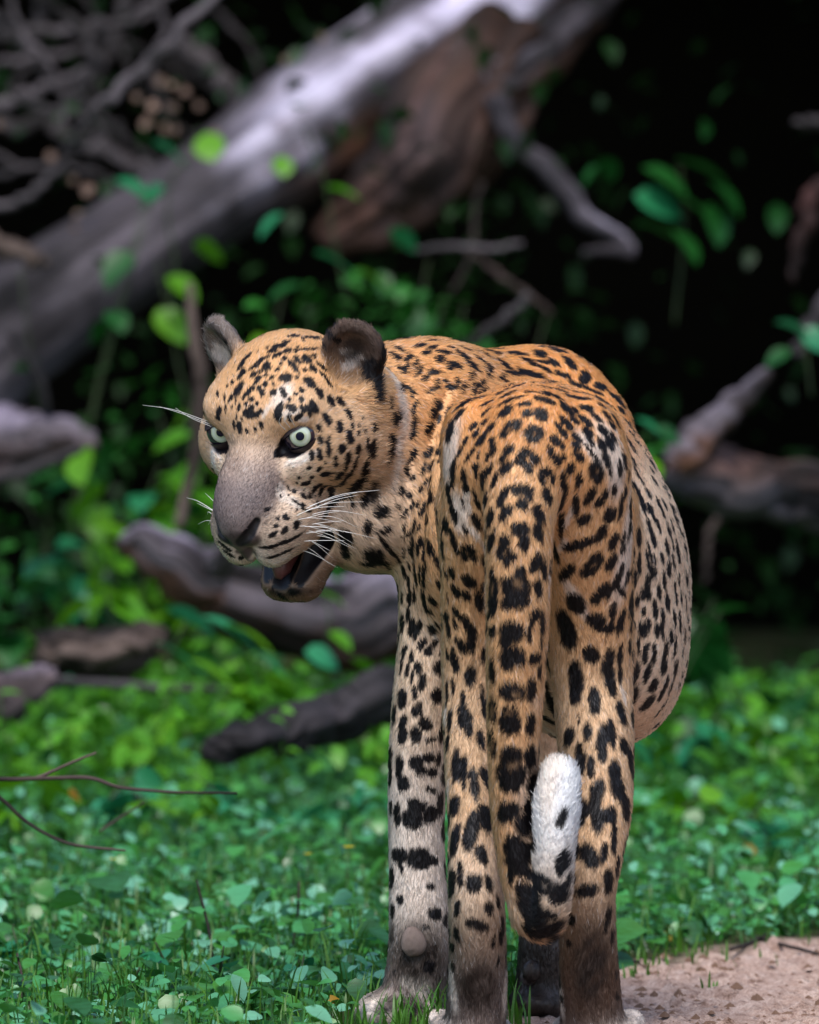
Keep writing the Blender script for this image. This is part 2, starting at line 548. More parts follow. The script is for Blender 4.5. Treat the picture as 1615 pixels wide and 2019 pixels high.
n = 26000
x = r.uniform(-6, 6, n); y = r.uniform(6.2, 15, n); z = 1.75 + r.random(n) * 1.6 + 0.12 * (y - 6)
k = (y > 8.1 + 0.35 * np.sin(x * 3)) | (x > 0.28 + 0.1 * np.sin(y * 4))  # gap left so that sky light still reaches the trunk
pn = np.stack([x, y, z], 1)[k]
scatter_leaves('added_shade_canopy', pn, r.uniform(0.16, 0.34, len(pn)), r, M_SHADE_CANOPY, leaf_shape(4, 0.7, 0.2, 0.3), (0.2, 0.4))  # leaf roof added out of view to keep light off the backdrop


# ---- dead wood ------------------------------------------------------------------------
def wood_mat(name, lo, hi, streak=30, bump=0.5, rough=0.8, bare_highlight=None):
    m, nt, b = new_mat(name)
    uv = nt.nodes.new('ShaderNodeAttribute'); uv.attribute_name = 'grain'
    mp = nt.nodes.new('ShaderNodeMapping'); mp.inputs['Scale'].default_value = (streak * 0.16, streak, streak)
    nt.links.new(uv.outputs['Vector'], mp.inputs['Vector'])
    n1 = nodes_noise(nt, 1.0, 6, 0.6, vec=mp.outputs['Vector'])
    n2 = nodes_noise(nt, 14, 5, 0.6, vec=geo_pos(nt))
    c1 = ramp(nt, n1.outputs['Fac'], [(0.32, lo), (0.66, hi)])
    c2 = ramp(nt, n2.outputs['Fac'], [(0.35, tuple(np.array(lo) * 0.55)), (0.65, hi)])
    col = mixc(nt, 0.4, c1, c2)
    if bare_highlight:
        pa = nt.nodes.new('ShaderNodeAttribute'); pa.attribute_name = 'bare'  # carries painted sky highlights together with bare wood
        wc = ramp(nt, n1.outputs['Fac'], [(0.25, bare_highlight[0]), (0.6, bare_highlight[1])])
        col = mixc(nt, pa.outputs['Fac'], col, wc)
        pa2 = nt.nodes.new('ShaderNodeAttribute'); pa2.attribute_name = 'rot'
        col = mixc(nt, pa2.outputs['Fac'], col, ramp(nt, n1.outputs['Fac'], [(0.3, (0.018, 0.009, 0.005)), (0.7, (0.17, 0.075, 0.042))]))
    mp2 = nt.nodes.new('ShaderNodeMapping'); mp2.inputs['Scale'].default_value = (streak * 0.07, streak * 0.55, streak * 0.55)
    nt.links.new(uv.outputs['Vector'], mp2.inputs['Vector'])
    n4 = nodes_noise(nt, 1.0, 3, 0.5, vec=mp2.outputs['Vector'])
    col = mixc(nt, 1.0, col, ramp(nt, n4.outputs['Fac'], [(0.36, (0.14, 0.125, 0.12)), (0.5, (0.85, 0.85, 0.85)), (0.66, (1.5, 1.45, 1.5))]), 'MULTIPLY')
    n5 = nodes_noise(nt, 5.5, 4, 0.6, vec=geo_pos(nt))
    col = mixc(nt, 1.0, col, ramp(nt, n5.outputs['Fac'], [(0.36, (0.35, 0.33, 0.32)), (0.52, (1.0, 1.0, 1.0)), (0.7, (1.25, 1.22, 1.25))]), 'MULTIPLY')
    nt.links.new(col, b.inputs['Base Color'])
    b.inputs['Roughness'].default_value = rough
    b.inputs['Specular IOR Level'].default_value = 0.3
    bp = nt.nodes.new('ShaderNodeBump'); bp.inputs['Strength'].default_value = bump; bp.inputs['Distance'].default_value = 0.02
    nt.links.new(n1.outputs['Fac'], bp.inputs['Height']); nt.links.new(bp.outputs['Normal'], b.inputs['Normal'])
    return m


M_TRUNK = wood_mat('weathered_trunk', (0.028, 0.024, 0.028), (0.115, 0.098, 0.112), 26, bare_highlight=((0.60, 0.54, 0.74), (0.84, 0.78, 0.96)))  # pale bare wood, with the lavender of the sky painted in
M_GREYWOOD = wood_mat('grey_dead_wood', (0.036, 0.030, 0.034), (0.150, 0.125, 0.140), 30, bare_highlight=((0.24, 0.205, 0.27), (0.52, 0.46, 0.60)))  # pale pair paints lavender sky highlights onto the grey wood
M_TWIG = wood_mat('dark_twig', (0.030, 0.020, 0.018), (0.085, 0.060, 0.050), 40, 0.3)
M_BRANCH = wood_mat('grey_branch', (0.028, 0.024, 0.025), (0.095, 0.082, 0.086), 40, 0.4)
M_DARKWOOD = wood_mat('dark_wet_wood', (0.008, 0.007, 0.008), (0.036, 0.030, 0.033), 30)
M_REDWOOD = wood_mat('reddish_bark', (0.012, 0.004, 0.003), (0.055, 0.020, 0.017), 30)
M_TANWOOD = wood_mat('pale_tan_wood', (0.060, 0.040, 0.032), (0.20, 0.14, 0.115), 22)


def wood(name, pts, mat, parent=None, seg=18, n=40, rough=0.10, seed=0, flat=None, bare_highlight=None, rot=None, world=False, wig=0.3):
    """limb through pts = [(px, py, depth m, radius px), ...], knotty and grooved along its length"""
    arr = np.array(pts, float)
    q = spline(arr, n)
    C_ = np.array([P(a[0], a[1], a[2]) for a in q]) if not world else q[:, :3]
    rad = np.array([a[3] * 5e-5 * (10 + a[2]) for a in q]) if not world else q[:, 3]
    wander = np.stack([vnoise(np.linspace(0, 7, n)[:, None] * [1, 0.3, 0.7], 2.2, seed + j) for j in (11, 12, 13)], 1) * rad[:, None] * wig
    wander[0] = wander[-1] = 0
    C_ = C_ + wander
    V, F = tube(C_, rad, seg)
    V = V.reshape(n, seg, 3)
    ax = C_[:, None, :]
    off = V - ax
    ang = np.arange(seg) / seg * 2 * math.pi
    key = np.stack([np.repeat(np.cos(ang)[None] * 2.2, n, 0), np.repeat(np.sin(ang)[None] * 2.2, n, 0), np.repeat(np.linspace(0, 6, n)[:, None], seg, 1)], -1) + seed * 3.1
    ln = np.linalg.norm(np.diff(C_, axis=0), axis=1).sum()
    g = 1 + rough * (1.0 * vnoise(key, 1.0, seed) + 0.6 * vnoise(key * [2.2, 2.2, 0.5], 1.6, seed + 1))
    rk = np.stack([np.repeat((np.cos(ang) * 7)[None], n, 0), np.repeat((np.sin(ang) * 7)[None], n, 0), np.repeat(np.linspace(0, 3, n)[:, None], seg, 1)], -1) + seed
    g = g + rough * 0.45 * np.abs(vnoise(rk, 1.0, seed + 4)) - rough * 0.2
    off = off * g[..., None]
    V = ax + off
    o = mesh_obj(name, V.reshape(-1, 3), F, mat, parent)
    ga = o.data.attributes.new('grain', 'FLOAT_VECTOR', 'POINT')
    u = np.concatenate([[0], np.cumsum(np.linalg.norm(np.diff(C_, axis=0), axis=1))])
    mr = rad.mean()
    gvv = np.stack([np.repeat(u[:, None], seg, 1), np.repeat(np.cos(ang)[None] * mr * 1.0, n, 0), np.repeat(np.sin(ang)[None] * mr, n, 0)], -1)
    # grain coordinate: along, around (wrapped on a circle)
    gvv = np.stack([gvv[..., 0], gvv[..., 1] + seed * 0.37, gvv[..., 2] + gvv[..., 0] * 0.0], -1)
    ga.data.foreach_set('vector', gvv.astype(np.float32).ravel())
    t = np.repeat(np.linspace(0, 1, n)[:, None], seg, 1)
    up = off[..., 2] / (np.linalg.norm(off, axis=-1) + 1e-9)
    fr = -off[..., 1] / (np.linalg.norm(off, axis=-1) + 1e-9)
    wob = vnoise(V, 11, seed) * 0.25 + vnoise(V, 27, seed + 2) * 0.15
    for nm, fn in (('bare', bare_highlight), ('rot', rot)):
        if fn:
            a = o.data.attributes.new(nm, 'FLOAT', 'POINT')
            a.data.foreach_set('value', np.clip(fn(t, up, fr, wob), 0, 1).astype(np.float32).ravel())
    return o


tr = empty('fallen_tree', P(0, 700, 6.8), 'thick weathered grey fallen trunk rising to the upper right, its bare top painted with a pale lavender highlight', 'fallen tree')
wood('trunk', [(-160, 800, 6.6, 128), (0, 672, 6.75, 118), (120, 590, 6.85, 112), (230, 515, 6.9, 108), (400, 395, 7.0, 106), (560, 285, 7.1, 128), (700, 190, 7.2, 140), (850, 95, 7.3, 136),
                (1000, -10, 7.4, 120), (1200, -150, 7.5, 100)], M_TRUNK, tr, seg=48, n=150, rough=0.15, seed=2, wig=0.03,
     bare_highlight=lambda t, up, fr, w: sstep(0.42, 0.52, t + 0.1 * w) * sstep(0.94, 0.84, t) * sstep(-0.12, 0.22, up + w * 1.3) * sstep(0.95, 0.55, up - 0.2 * w) * (0.75 + 0.6 * w) + 0.45 * sstep(0.25, 0.5, w + 0.2 * up) * sstep(0.45, 0.2, t),  # sky highlight painted along the bare upper trunk
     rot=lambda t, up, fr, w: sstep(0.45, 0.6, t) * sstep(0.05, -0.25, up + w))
wood('broken_limb', [(1010, 60, 7.1, 70), (940, 170, 7.0, 110), (860, 290, 7.0, 110), (760, 390, 7.05, 80), (650, 470, 7.1, 40)], M_TRUNK, tr, seg=64, n=110, rough=0.30, seed=5, wig=0.08,
     bare_highlight=lambda t, up, fr, w: 0 * t, rot=lambda t, up, fr, w: 0.75 + w)
wood('split_limb', [(960, 175, 6.95, 40), (1030, 135, 7.0, 48), (1100, 80, 7.1, 44), (1180, 10, 7.2, 34), (1230, -60, 7.3, 28)], M_TRUNK, tr, seg=32, n=60, rough=0.45, seed=7,
     bare_highlight=lambda t, up, fr, w: 0.6 * sstep(0.2, 0.6, w + 0.4 * up) * sstep(0.6, 0.2, t), rot=lambda t, up, fr, w: sstep(0.1, -0.5, up + w))
wood('hanging_root', [(975, 185, 6.9, 26), (1022, 285, 6.9, 17), (1095, 350, 6.9, 21), (1150, 425, 6.9, 20), (1215, 465, 6.9, 14), (1248, 495, 6.9, 12)], M_TRUNK, tr, seg=16, n=44, rough=0.35, seed=9,
     bare_highlight=lambda t, up, fr, w: 0.55 * sstep(0.2, 0.5, w + 0.5 * up) * sstep(0.4, 0.75, t), rot=lambda t, up, fr, w: 0 * t)
wood('root_tip', [(1248, 495, 6.9, 14), (1215, 492, 6.88, 12), (1150, 496, 6.86, 6)], M_TRUNK, tr, seg=12, n=16, seed=3, bare_highlight=lambda t, up, fr, w: 0 * t, rot=lambda t, up, fr, w: 0 * t)

BR = [  # grey brushwood, upper left: points, label
    ([(445, -20, 5.9, 12), (330, 85, 5.9, 14), (240, 170, 5.9, 14), (185, 225, 5.9, 13), (130, 290, 6.0, 8)], M_BRANCH, 'pale straight branch slanting across the upper left brushwood from the top edge'),
    ([(-30, 70, 7.6, 16), (120, 62, 7.6, 14), (250, 38, 7.6, 12), (350, -20, 7.6, 10)], M_BRANCH, 'blurred branch curving along the top of the brushwood to the top edge'),
    ([(40, -30, 7.2, 15), (165, 60, 7.2, 15), (185, 130, 7.2, 14), (150, 170, 7.2, 12), (165, 215, 7.2, 9)], M_BRANCH, 'forked branch dropping from the top left and bending back by the pale straight branch'),
    ([(-30, 200, 7.4, 16), (100, 172, 7.4, 13), (210, 118, 7.4, 9)], M_BRANCH, 'branch rising from the left edge to the middle of the brushwood'),
    ([(-30, 250, 7.8, 22), (110, 258, 7.8, 20), (230, 305, 7.8, 18), (330, 355, 7.8, 14)], M_BRANCH, 'thick blurred branch sloping down to the trunk from the left edge'),
    ([(-30, 410, 6.6, 12), (40, 395, 6.6, 11), (90, 355, 6.6, 10), (150, 310, 6.6, 7)], M_BRANCH, 'crooked branch just above the trunk at the left edge'),
    ([(350, 95, 8.0, 26), (420, 145, 8.0, 26), (500, 205, 8.0, 22)], M_BRANCH, 'short thick branch lying behind the top of the trunk'),
    ([(190, 55, 8.2, 14), (320, 120, 8.2, 12), (440, 190, 8.2, 9)], M_BRANCH, 'thin branch sloping behind the short thick branch'),
    ([(-20, 125, 8.0, 10), (160, 95, 8.0, 9), (310, 20, 8.0, 7)], M_BRANCH, 'thin arched branch behind the forked branch'),
    ([(90, -30, 8.1, 13), (62, 110, 8.1, 12), (-10, 230, 8.1, 10)], M_BRANCH, 'steep branch falling towards the left edge'),
    ([(260, -30, 7.9, 14), (215, 100, 7.9, 12), (165, 235, 7.9, 9)], M_BRANCH, 'steep branch crossing behind the pale straight branch'),
    ([(180, 205, 7.0, 10), (260, 285, 7.0, 9), (340, 340, 7.0, 7)], M_BRANCH, 'slim branch running from the brushwood down to the green vine'),
    ([(-30, 462, 6.2, 20), (40, 495, 6.2, 20), (95, 520, 6.2, 10)], M_TANWOOD, 'short reddish tan stick poking in at the left edge above the trunk'),
    ([(-20, 20, 8.4, 18), (90, 140, 8.4, 15), (220, 290, 8.4, 11)], M_BRANCH, 'diagonal branch from the top left corner, farthest back'),
    ([(-20, 300, 7.3, 9), (60, 330, 7.3, 8), (130, 300, 7.3, 7), (240, 240, 7.3, 5)], M_BRANCH, 'thin wavering branch crossing under the thick blurred branch'),
    ([(20, -20, 7.0, 8), (40, 60, 7.0, 8), (110, 150, 7.0, 7), (130, 250, 7.0, 5)], M_BRANCH, 'thin branch hanging down beside the forked branch at the far left'),
    ([(300, -20, 7.5, 9), (330, 60, 7.5, 8), (300, 130, 7.5, 7), (330, 230, 7.5, 5)], M_BRANCH, 'crooked thin branch falling right of the pale straight branch'),
    ([(150, -20, 7.9, 10), (240, 90, 7.9, 9), (280, 190, 7.9, 8), (380, 270, 7.9, 6)], M_BRANCH, 'long thin branch slanting from the top down behind the dried leaves'),
    ([(-20, 150, 7.1, 9), (70, 210, 7.1, 9), (170, 235, 7.1, 8), (250, 330, 7.1, 5)], M_BRANCH, 'bent thin branch from the left edge passing under the dried leaves'),
    ([(-20, 345, 7.5, 10), (110, 330, 7.5, 9), (200, 345, 7.5, 8), (280, 385, 7.5, 5)], M_BRANCH, 'thin level branch lowest in the brushwood above the trunk'),
    ([(430, 20, 8.3, 8), (490, 90, 8.3, 7), (520, 160, 8.3, 5)], M_BRANCH, 'dim short twig at the right end of the brushwood behind the trunk'),
    ([(390, 60, 8.4, 9), (410, 150, 8.4, 8), (470, 230, 8.4, 6)], M_BRANCH, 'thin bent twig behind the trunk at the top'),
]
for i, (pts, m, lab) in enumerate(BR):
    o = wood('dead_branch', [(a, b_, c, 0.78 * d) for a, b_, c, d in pts], m, None, seg=14, n=60, rough=0.28, seed=i, bare_highlight=None, wig=1.1)
    tag(o, lab, 'branch', 'grey brushwood piled at the upper left')

o = wood('log', [(235, 1068, 4.9, 16), (290, 1075, 4.9, 38), (350, 1110, 4.9, 48), (440, 1160, 4.95, 66), (560, 1200, 5.0, 78), (700, 1205, 5.05, 88), (850, 1215, 5.1, 84), (1000, 1240, 5.2, 70)], M_GREYWOOD, None, seg=48, n=100,
     rough=0.34, seed=12, bare_highlight=lambda t, up, fr, w: sstep(0.35, 0.95, up + 1.6 * w) * np.where(t < 0.3, 1.0, 0.6), rot=lambda t, up, fr, w: sstep(-0.2, -0.7, up + w))  # upper side painted paler as a sky highlight
o_mid = o
tag(o, 'grey log with a pointed broken end lying behind the leopard below its chin', 'log')
rl = wood('log', [(1312, 930, 5.3, 22), (1370, 945, 5.3, 48), (1470, 958, 5.35, 58), (1580, 985, 5.4, 62), (1720, 1010, 5.5, 60)], M_GREYWOOD, None, seg=44, n=70, rough=0.36, seed=15,
     bare_highlight=lambda t, up, fr, w: sstep(0.1, 0.5, w) * 0.8, rot=lambda t, up, fr, w: sstep(-0.2, 0.4, up + w) * 0.7)
tag(rl, 'dark brown log at the right edge, half hidden by the flank of the leopard', 'log')
o = wood('stump', [(1335, 915, 5.25, 34), (1385, 860, 5.25, 34), (1450, 800, 5.3, 26), (1515, 735, 5.35, 12)], M_GREYWOOD, None, seg=24, n=44, rough=0.22, seed=17,
     bare_highlight=lambda t, up, fr, w: 0.5 * sstep(0.15, 0.6, w + 0.4 * up), rot=lambda t, up, fr, w: sstep(0.25, -0.35, up + w))
tag(o, 'slanting lavender grey snag standing on the dark log at the right', 'snag')
o = wood('log', [(-80, 915, 5.6, 66), (20, 885, 5.6, 62), (100, 872, 5.6, 50), (165, 868, 5.6, 30), (185, 868, 5.6, 10)], M_GREYWOOD, None, seg=44, n=60, rough=0.36, seed=19,
     bare_highlight=lambda t, up, fr, w: sstep(0.6, 1.1, up + 1.4 * w) * 0.35, rot=lambda t, up, fr, w: 0.5 * sstep(0.4, -0.3, up))
tag(o, 'grey broken log jutting in from the left edge under the fallen trunk', 'log')
o = wood('dead_branch', [(-20, 950, 5.4, 14), (60, 925, 5.4, 13), (160, 885, 5.4, 9)], M_BRANCH, None, seg=12, n=20, seed=4)
tag(o, 'grey stick leaning below the broken log at the left edge', 'branch')
o = wood('dead_branch', [(20, 655, 5.6, 10), (60, 715, 5.6, 10), (85, 770, 5.6, 11), (92, 815, 5.6, 9)], M_DARKWOOD, None, seg=12, n=24, seed=6)
tag(o, 'thin dark curved branch hanging in front of the fallen trunk', 'branch')
o = wood('sapling_stem', [(372, 560, 4.9, 8), (378, 640, 4.9, 11), (392, 720, 4.9, 15), (396, 800, 4.9, 17), (385, 900, 4.9, 12), (350, 1040, 4.9, 11)], M_TANWOOD, None, seg=14, n=40, rough=0.12, seed=8)
tag(o, 'pale upright stem just left of the leopard behind its ear', 'stem')
for par, pts, sd in ((o_mid, [(430, 1120, 4.85, 26), (455, 1080, 4.8, 22), (470, 1052, 4.78, 10)], 41),):
    wood('stub', pts, M_GREYWOOD, par, seg=20, n=24, rough=0.4, seed=sd, bare_highlight=lambda t, up, fr, w: 0 * t, rot=lambda t, up, fr, w: 0.3 * sstep(0.2, -0.4, up))
o = wood('broken_wood', [(75, 1282, 4.4, 26), (130, 1285, 4.4, 44), (210, 1285, 4.4, 50), (270, 1270, 4.4, 42), (320, 1255, 4.4, 22)], M_TANWOOD, None, seg=36, n=60, rough=0.45, seed=22)
tag(o, 'pale tan piece of broken wood among the herbs at the left', 'wood')
o = wood('log', [(-60, 1385, 4.1, 50), (20, 1368, 4.1, 46), (80, 1345, 4.1, 30), (110, 1330, 4.1, 12)], M_GREYWOOD, None, seg=30, n=34, rough=0.2, seed=24,
     bare_highlight=lambda t, up, fr, w: sstep(0.4, 0.9, up + w) * 0.25, rot=lambda t, up, fr, w: 0.3 + 0 * t)
tag(o, 'grey log end at the left edge beside the pale tan wood', 'log')
o = wood('dead_branch', [(-30, 1345, 4.3, 7), (120, 1342, 4.3, 9), (300, 1356, 4.3, 9), (460, 1358, 4.3, 6)], M_BRANCH, None, seg=12, n=30, seed=10)
tag(o, 'long grey stick lying level among the herbs at the left', 'branch')
o = wood('log', [(520, 1436, 3.6, 30), (552, 1434, 3.6, 42), (600, 1426, 3.6, 42), (650, 1414, 3.65, 46), (720, 1385, 3.65, 50), (790, 1370, 3.7, 52), (850, 1375, 3.7, 44)], M_DARKWOOD, None, seg=40, n=70, rough=0.32, seed=27)
tag(o, 'dark wet log low among the herbs beside the left fore leg', 'log')
o = wood('log', [(400, 1490, 3.4, 14), (440, 1468, 3.4, 30), (500, 1452, 3.4, 30), (545, 1440, 3.45, 20)], M_DARKWOOD, None, seg=24, n=30, rough=0.35, seed=31)
tag(o, 'short dark piece of wood butting against the left end of the dark wet log', 'log')
for pts, m, lab in (
        ([(905, 690, 6.0, 9), (960, 655, 6.0, 10), (1010, 615, 6.0, 9), (1045, 585, 6.0, 7)], M_BRANCH, 'pale grey twig slanting up behind the back of the leopard'),
        ([(800, 492, 6.5, 4), (890, 487, 6.5, 6), (960, 490, 6.5, 6), (1030, 480, 6.5, 4)], M_BRANCH, 'level brownish twig under the brown broken limb'),
        ([(948, 360, 6.6, 4), (936, 420, 6.6, 5), (932, 490, 6.6, 5), (890, 580, 6.6, 4)], M_TWIG, 'upright dark twig crossing the level twig'),
        ([(925, 500, 6.7, 5), (985, 540, 6.7, 6), (1040, 580, 6.7, 5), (1090, 620, 6.7, 4)], M_TWIG, 'thin dark twig sloping down right of the level twig'),
        ([(1622, 360, 6.2, 20), (1592, 430, 6.2, 17), (1575, 500, 6.2, 12), (1562, 555, 6.2, 5)], M_REDWOOD, 'dark reddish branch at the right edge in the shade'),
        ([(1640, 590, 5.6, 22), (1600, 650, 5.6, 18), (1570, 700, 5.6, 10)], M_GREYWOOD, 'lavender grey branch end at the right edge beside a green leaf'),
        ([(1640, 235, 6.2, 14), (1600, 245, 6.2, 12), (1572, 240, 6.2, 6)], M_BRANCH, 'faint grey branch end near the upper right edge'),
        ([(1430, 1000, 6.0, 8), (1400, 1060, 6.0, 7), (1390, 1150, 6.0, 6)], M_TWIG, 'dim twig hanging below the dark log at the right')):
    o = wood('dead_branch', pts, m, None, seg=12, n=40, rough=0.25, wig=0.9, seed=len(lab), bare_highlight=(lambda t, up, fr, w: 0 * t) if m is M_GREYWOOD else None, rot=(lambda t, up, fr, w: 0 * t) if m is M_GREYWOOD else None)
    tag(o, lab, 'branch')

# bare dry shrub at the left edge whose twigs reach into the picture
sh = empty('bare_shrub', P(-170, 1750, 1.0) * [1, 1, 0], 'bare dark twigs of a dry shrub reaching in from the left edge', 'shrub')
c0 = P(-170, 1540, 1.0)
wood('stem', [(c0[0] - 0.01, c0[1], -0.02, 0.005), (c0[0], c0[1], 0.12, 0.0045), (c0[0] + 0.005, c0[1], 0.3, 0.003)], M_TWIG, sh, seg=10, n=14, world=True)
wood('twig', [(-170, 1530, 1.0, 6), (-60, 1540, 1.0, 5.2), (0, 1537, 1.0, 4.8), (80, 1535, 1.0, 4.6), (176, 1534, 1.0, 4.4), (240, 1553, 1.0, 3.8), (350, 1562, 1.0, 3.2), (468, 1564, 1.0, 2.4)], M_TWIG, sh, seg=10, n=60, rough=0.2, seed=2)
wood('twig', [(70, 1535, 1.0, 3.4), (105, 1520, 1.0, 3), (150, 1500, 1.0, 2.6), (190, 1484, 1.0, 1.8)], M_TWIG, sh, seg=8, n=20, rough=0.2, seed=3)
wood('twig', [(-168, 1480, 1.0, 5), (-60, 1530, 1.0, 4.4), (0, 1572, 1.0, 4), (60, 1625, 1.0, 3.6), (140, 1664, 1.0, 3), (248, 1677, 1.0, 2)], M_TWIG, sh, seg=10, n=40, rough=0.2, seed=4)
wood('twig', [(196, 1640, 1.5, 2.6), (240, 1610, 1.5, 2.6), (285, 1582, 1.5, 1.6)], M_TWIG, sh, seg=8, n=14, seed=5)
for i, (a, bq, lab) in enumerate((((388, 1735, 0.9), (424, 1805, 0.85), 'short upright dry twig in the middle of the green cover'),
                     ((34, 1880, 0.6), (42, 1985, 0.55), 'dry brown stalk standing near the lower left corner'),
                     ((590, 1738, 1.2), (572, 1800, 1.2), 'slim dry stalk standing left of the fore leg'))):
    A, B = P(*a), P(*bq)
    B[2] = min(B[2], 0.0)
    o = wood('dry_stalk', [(*A, 0.0012), (*(0.5 * (A + B) + [0.003, 0, 0]), 0.0016), (*B, 0.002)], M_TWIG, None, seg=8, n=12, world=True)
    tag(o, lab, 'twig')
for i, (pts, lab) in enumerate((([(1225, 1899, 0), (1262, 1900, 0)], 'pale short stick on the edge of the sand beside the right hind leg'),
                         ([(1440, 1875, 0), (1480, 1862, 0), (1520, 1842, 0)], 'brown twig lying along the edge of the sand'),
                         ([(1490, 1850, 0), (1550, 1868, 0), (1612, 1884, 0)], 'thin dark twig lying on the sand at the right edge'),
                         ([(640, 1800, 0), (675, 1786, 0)], 'small dark stick lying in the green cover left of the fore leg'))):
    w_ = []
    for px, py, _ in pts:
        dd = 0.85 / (0.032 + (py - 1009.5) * 5e-5) - 10
        w_.append((*P(px, py - 3, dd), 0.0022))
    o = wood('fallen_twig', w_, M_TANWOOD if i == 0 else M_TWIG, None, seg=8, n=12, world=True)
    tag(o, lab, 'twig')


# ---- plants whose leaves can be told apart ---------------------------------------------
LEAF_ME = {}


def leaf_mesh(kind, mat):
    key = (kind, mat.name)
    if key not in LEAF_ME:
        V, F = leaf_shape(6, *{'oval': (0.72, 0.22, 0.28, 0.85), 'round': (0.95, 0.15, 0.2, 0.8), 'long': (0.36, 0.25, 0.35, 0.9)}[kind])
        me = bpy.data.meshes.new('leaf')
        me.from_pydata([tuple(v) for v in V], [], [tuple(int(i) for i in f) for f in F])
        me.polygons.foreach_set('use_smooth', [True] * len(me.polygons))
        me.materials.append(mat)
        LEAF_ME[key] = me
    return LEAF_ME[key]


def add_leaf(parent, at_, size, az, tilt, roll, kind, mat):
    o = bpy.data.objects.new('leaf', leaf_mesh(kind, mat))
    COL.objects.link(o)
    X = np.array([math.cos(az) * math.cos(tilt), math.sin(az) * math.cos(tilt), -math.sin(tilt)])
    S = np.array([-math.sin(az), math.cos(az), 0])
    Z = np.cross(X, S)
    Y = S * math.cos(roll) + Z * math.sin(roll)
    Z = np.cross(X, Y)
    M = Matrix(((X[0], Y[0], Z[0], at_[0]), (X[1], Y[1], Z[1], at_[1]), (X[2], Y[2], Z[2], at_[2]), (0, 0, 0, 1))) @ Matrix.Scale(size, 4)
    o.parent = parent
    o.matrix_parent_inverse = parent.matrix_basis.inverted()
    o.matrix_basis = M
    return o


prng = random.Random(5)
M_STEM = simple_mat('green_stem', (0.030, 0.050, 0.014), 0.6)


def plant(px, d, height, label, leaves=14, size=0.05, spread=0.12, kind='oval', mat=None, lean=0.0, cat='plant', z0=0.0, group='leafy herbs behind the leopard', stems=3):
    mat = mat or M_HERB
    b0 = P(px, 1000, d); b0[2] = z0
    root_ = empty('leafy_plant', b0, label, cat, group)
    V, F, k = [], [], 0
    for s in range(stems):
        a = prng.uniform(0, 6.28)
        h = height * prng.uniform(0.65, 1.05)
        tip = b0 + np.array([math.cos(a) * spread * 0.7 + lean, math.sin(a) * spread * 0.7, h])
        pts = spline([b0 + [0, 0, -0.01], b0 + np.array([math.cos(a) * spread * 0.2 + lean * 0.2, math.sin(a) * spread * 0.2, h * 0.5]), tip], 10)
        v, f = tube(pts, np.linspace(0.0028, 0.001, 10), 6)
        V.append(v); F += [tuple(i + k for i in ff) for ff in f]; k += len(v)
        for j in range(max(1, leaves // stems)):
            t = prng.uniform(0.35, 1.0)
            p0 = pts[min(9, int(t * 9))]
            add_leaf(root_, p0 + np.array([prng.gauss(0, 0.006), prng.gauss(0, 0.006), 0]), size * prng.uniform(0.6, 1.2), prng.uniform(0, 6.28), prng.gauss(0.25, 0.35), prng.gauss(0, 0.4), kind, mat)
    mesh_obj('stem', np.concatenate(V), F, M_STEM, root_)
    return root_


def vine(stem_pts, leaf_list, label, kind='oval', mat=None, cat='vine', group=None):
    """stem through (px, py, d, r px); leaves (px, py, size px, azimuth in the picture, tilt)"""
    mat = mat or M_TEAL
    b0 = P(*stem_pts[0][:3])
    root_ = empty('leafy_vine', b0, label, cat, group)
    wood('stem', stem_pts, M_STEM, root_, seg=8, n=30, rough=0.1)
    for px, py, s, az, tilt, *m in leaf_list:
        d = stem_pts[0][2] - 0.05
        add_leaf(root_, P(px, py, d), s * 5e-5 * (10 + d), math.radians(az), math.radians(tilt), prng.gauss(0, 0.35), kind, m[0] if m else mat)
    return root_


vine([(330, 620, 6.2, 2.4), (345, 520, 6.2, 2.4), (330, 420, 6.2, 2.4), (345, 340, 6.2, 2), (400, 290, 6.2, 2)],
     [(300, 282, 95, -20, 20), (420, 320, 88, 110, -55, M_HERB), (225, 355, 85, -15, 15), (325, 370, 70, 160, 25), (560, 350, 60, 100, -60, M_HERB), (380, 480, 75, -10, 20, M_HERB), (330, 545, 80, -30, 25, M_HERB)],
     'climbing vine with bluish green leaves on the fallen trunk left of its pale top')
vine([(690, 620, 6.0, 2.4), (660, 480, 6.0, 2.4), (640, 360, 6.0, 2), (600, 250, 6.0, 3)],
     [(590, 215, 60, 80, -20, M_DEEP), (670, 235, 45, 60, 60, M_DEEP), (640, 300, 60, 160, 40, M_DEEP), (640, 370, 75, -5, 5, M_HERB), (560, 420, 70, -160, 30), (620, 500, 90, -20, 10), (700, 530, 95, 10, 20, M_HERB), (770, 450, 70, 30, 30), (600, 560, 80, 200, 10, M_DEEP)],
     'slim climbing plant in front of the bare top with the painted highlight of the trunk')
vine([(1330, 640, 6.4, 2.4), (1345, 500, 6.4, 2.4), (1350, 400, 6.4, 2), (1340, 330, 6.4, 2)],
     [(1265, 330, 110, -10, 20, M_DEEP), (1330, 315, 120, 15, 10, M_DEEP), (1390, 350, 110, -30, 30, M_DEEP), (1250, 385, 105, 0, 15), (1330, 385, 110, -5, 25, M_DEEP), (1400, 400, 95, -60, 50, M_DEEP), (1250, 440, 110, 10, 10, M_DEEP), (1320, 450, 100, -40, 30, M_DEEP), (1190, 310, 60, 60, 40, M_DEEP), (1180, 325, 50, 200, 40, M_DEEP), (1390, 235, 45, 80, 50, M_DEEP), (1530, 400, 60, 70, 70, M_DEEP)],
     'dark green bush with broad leaves in the black shade at the right', cat='bush')
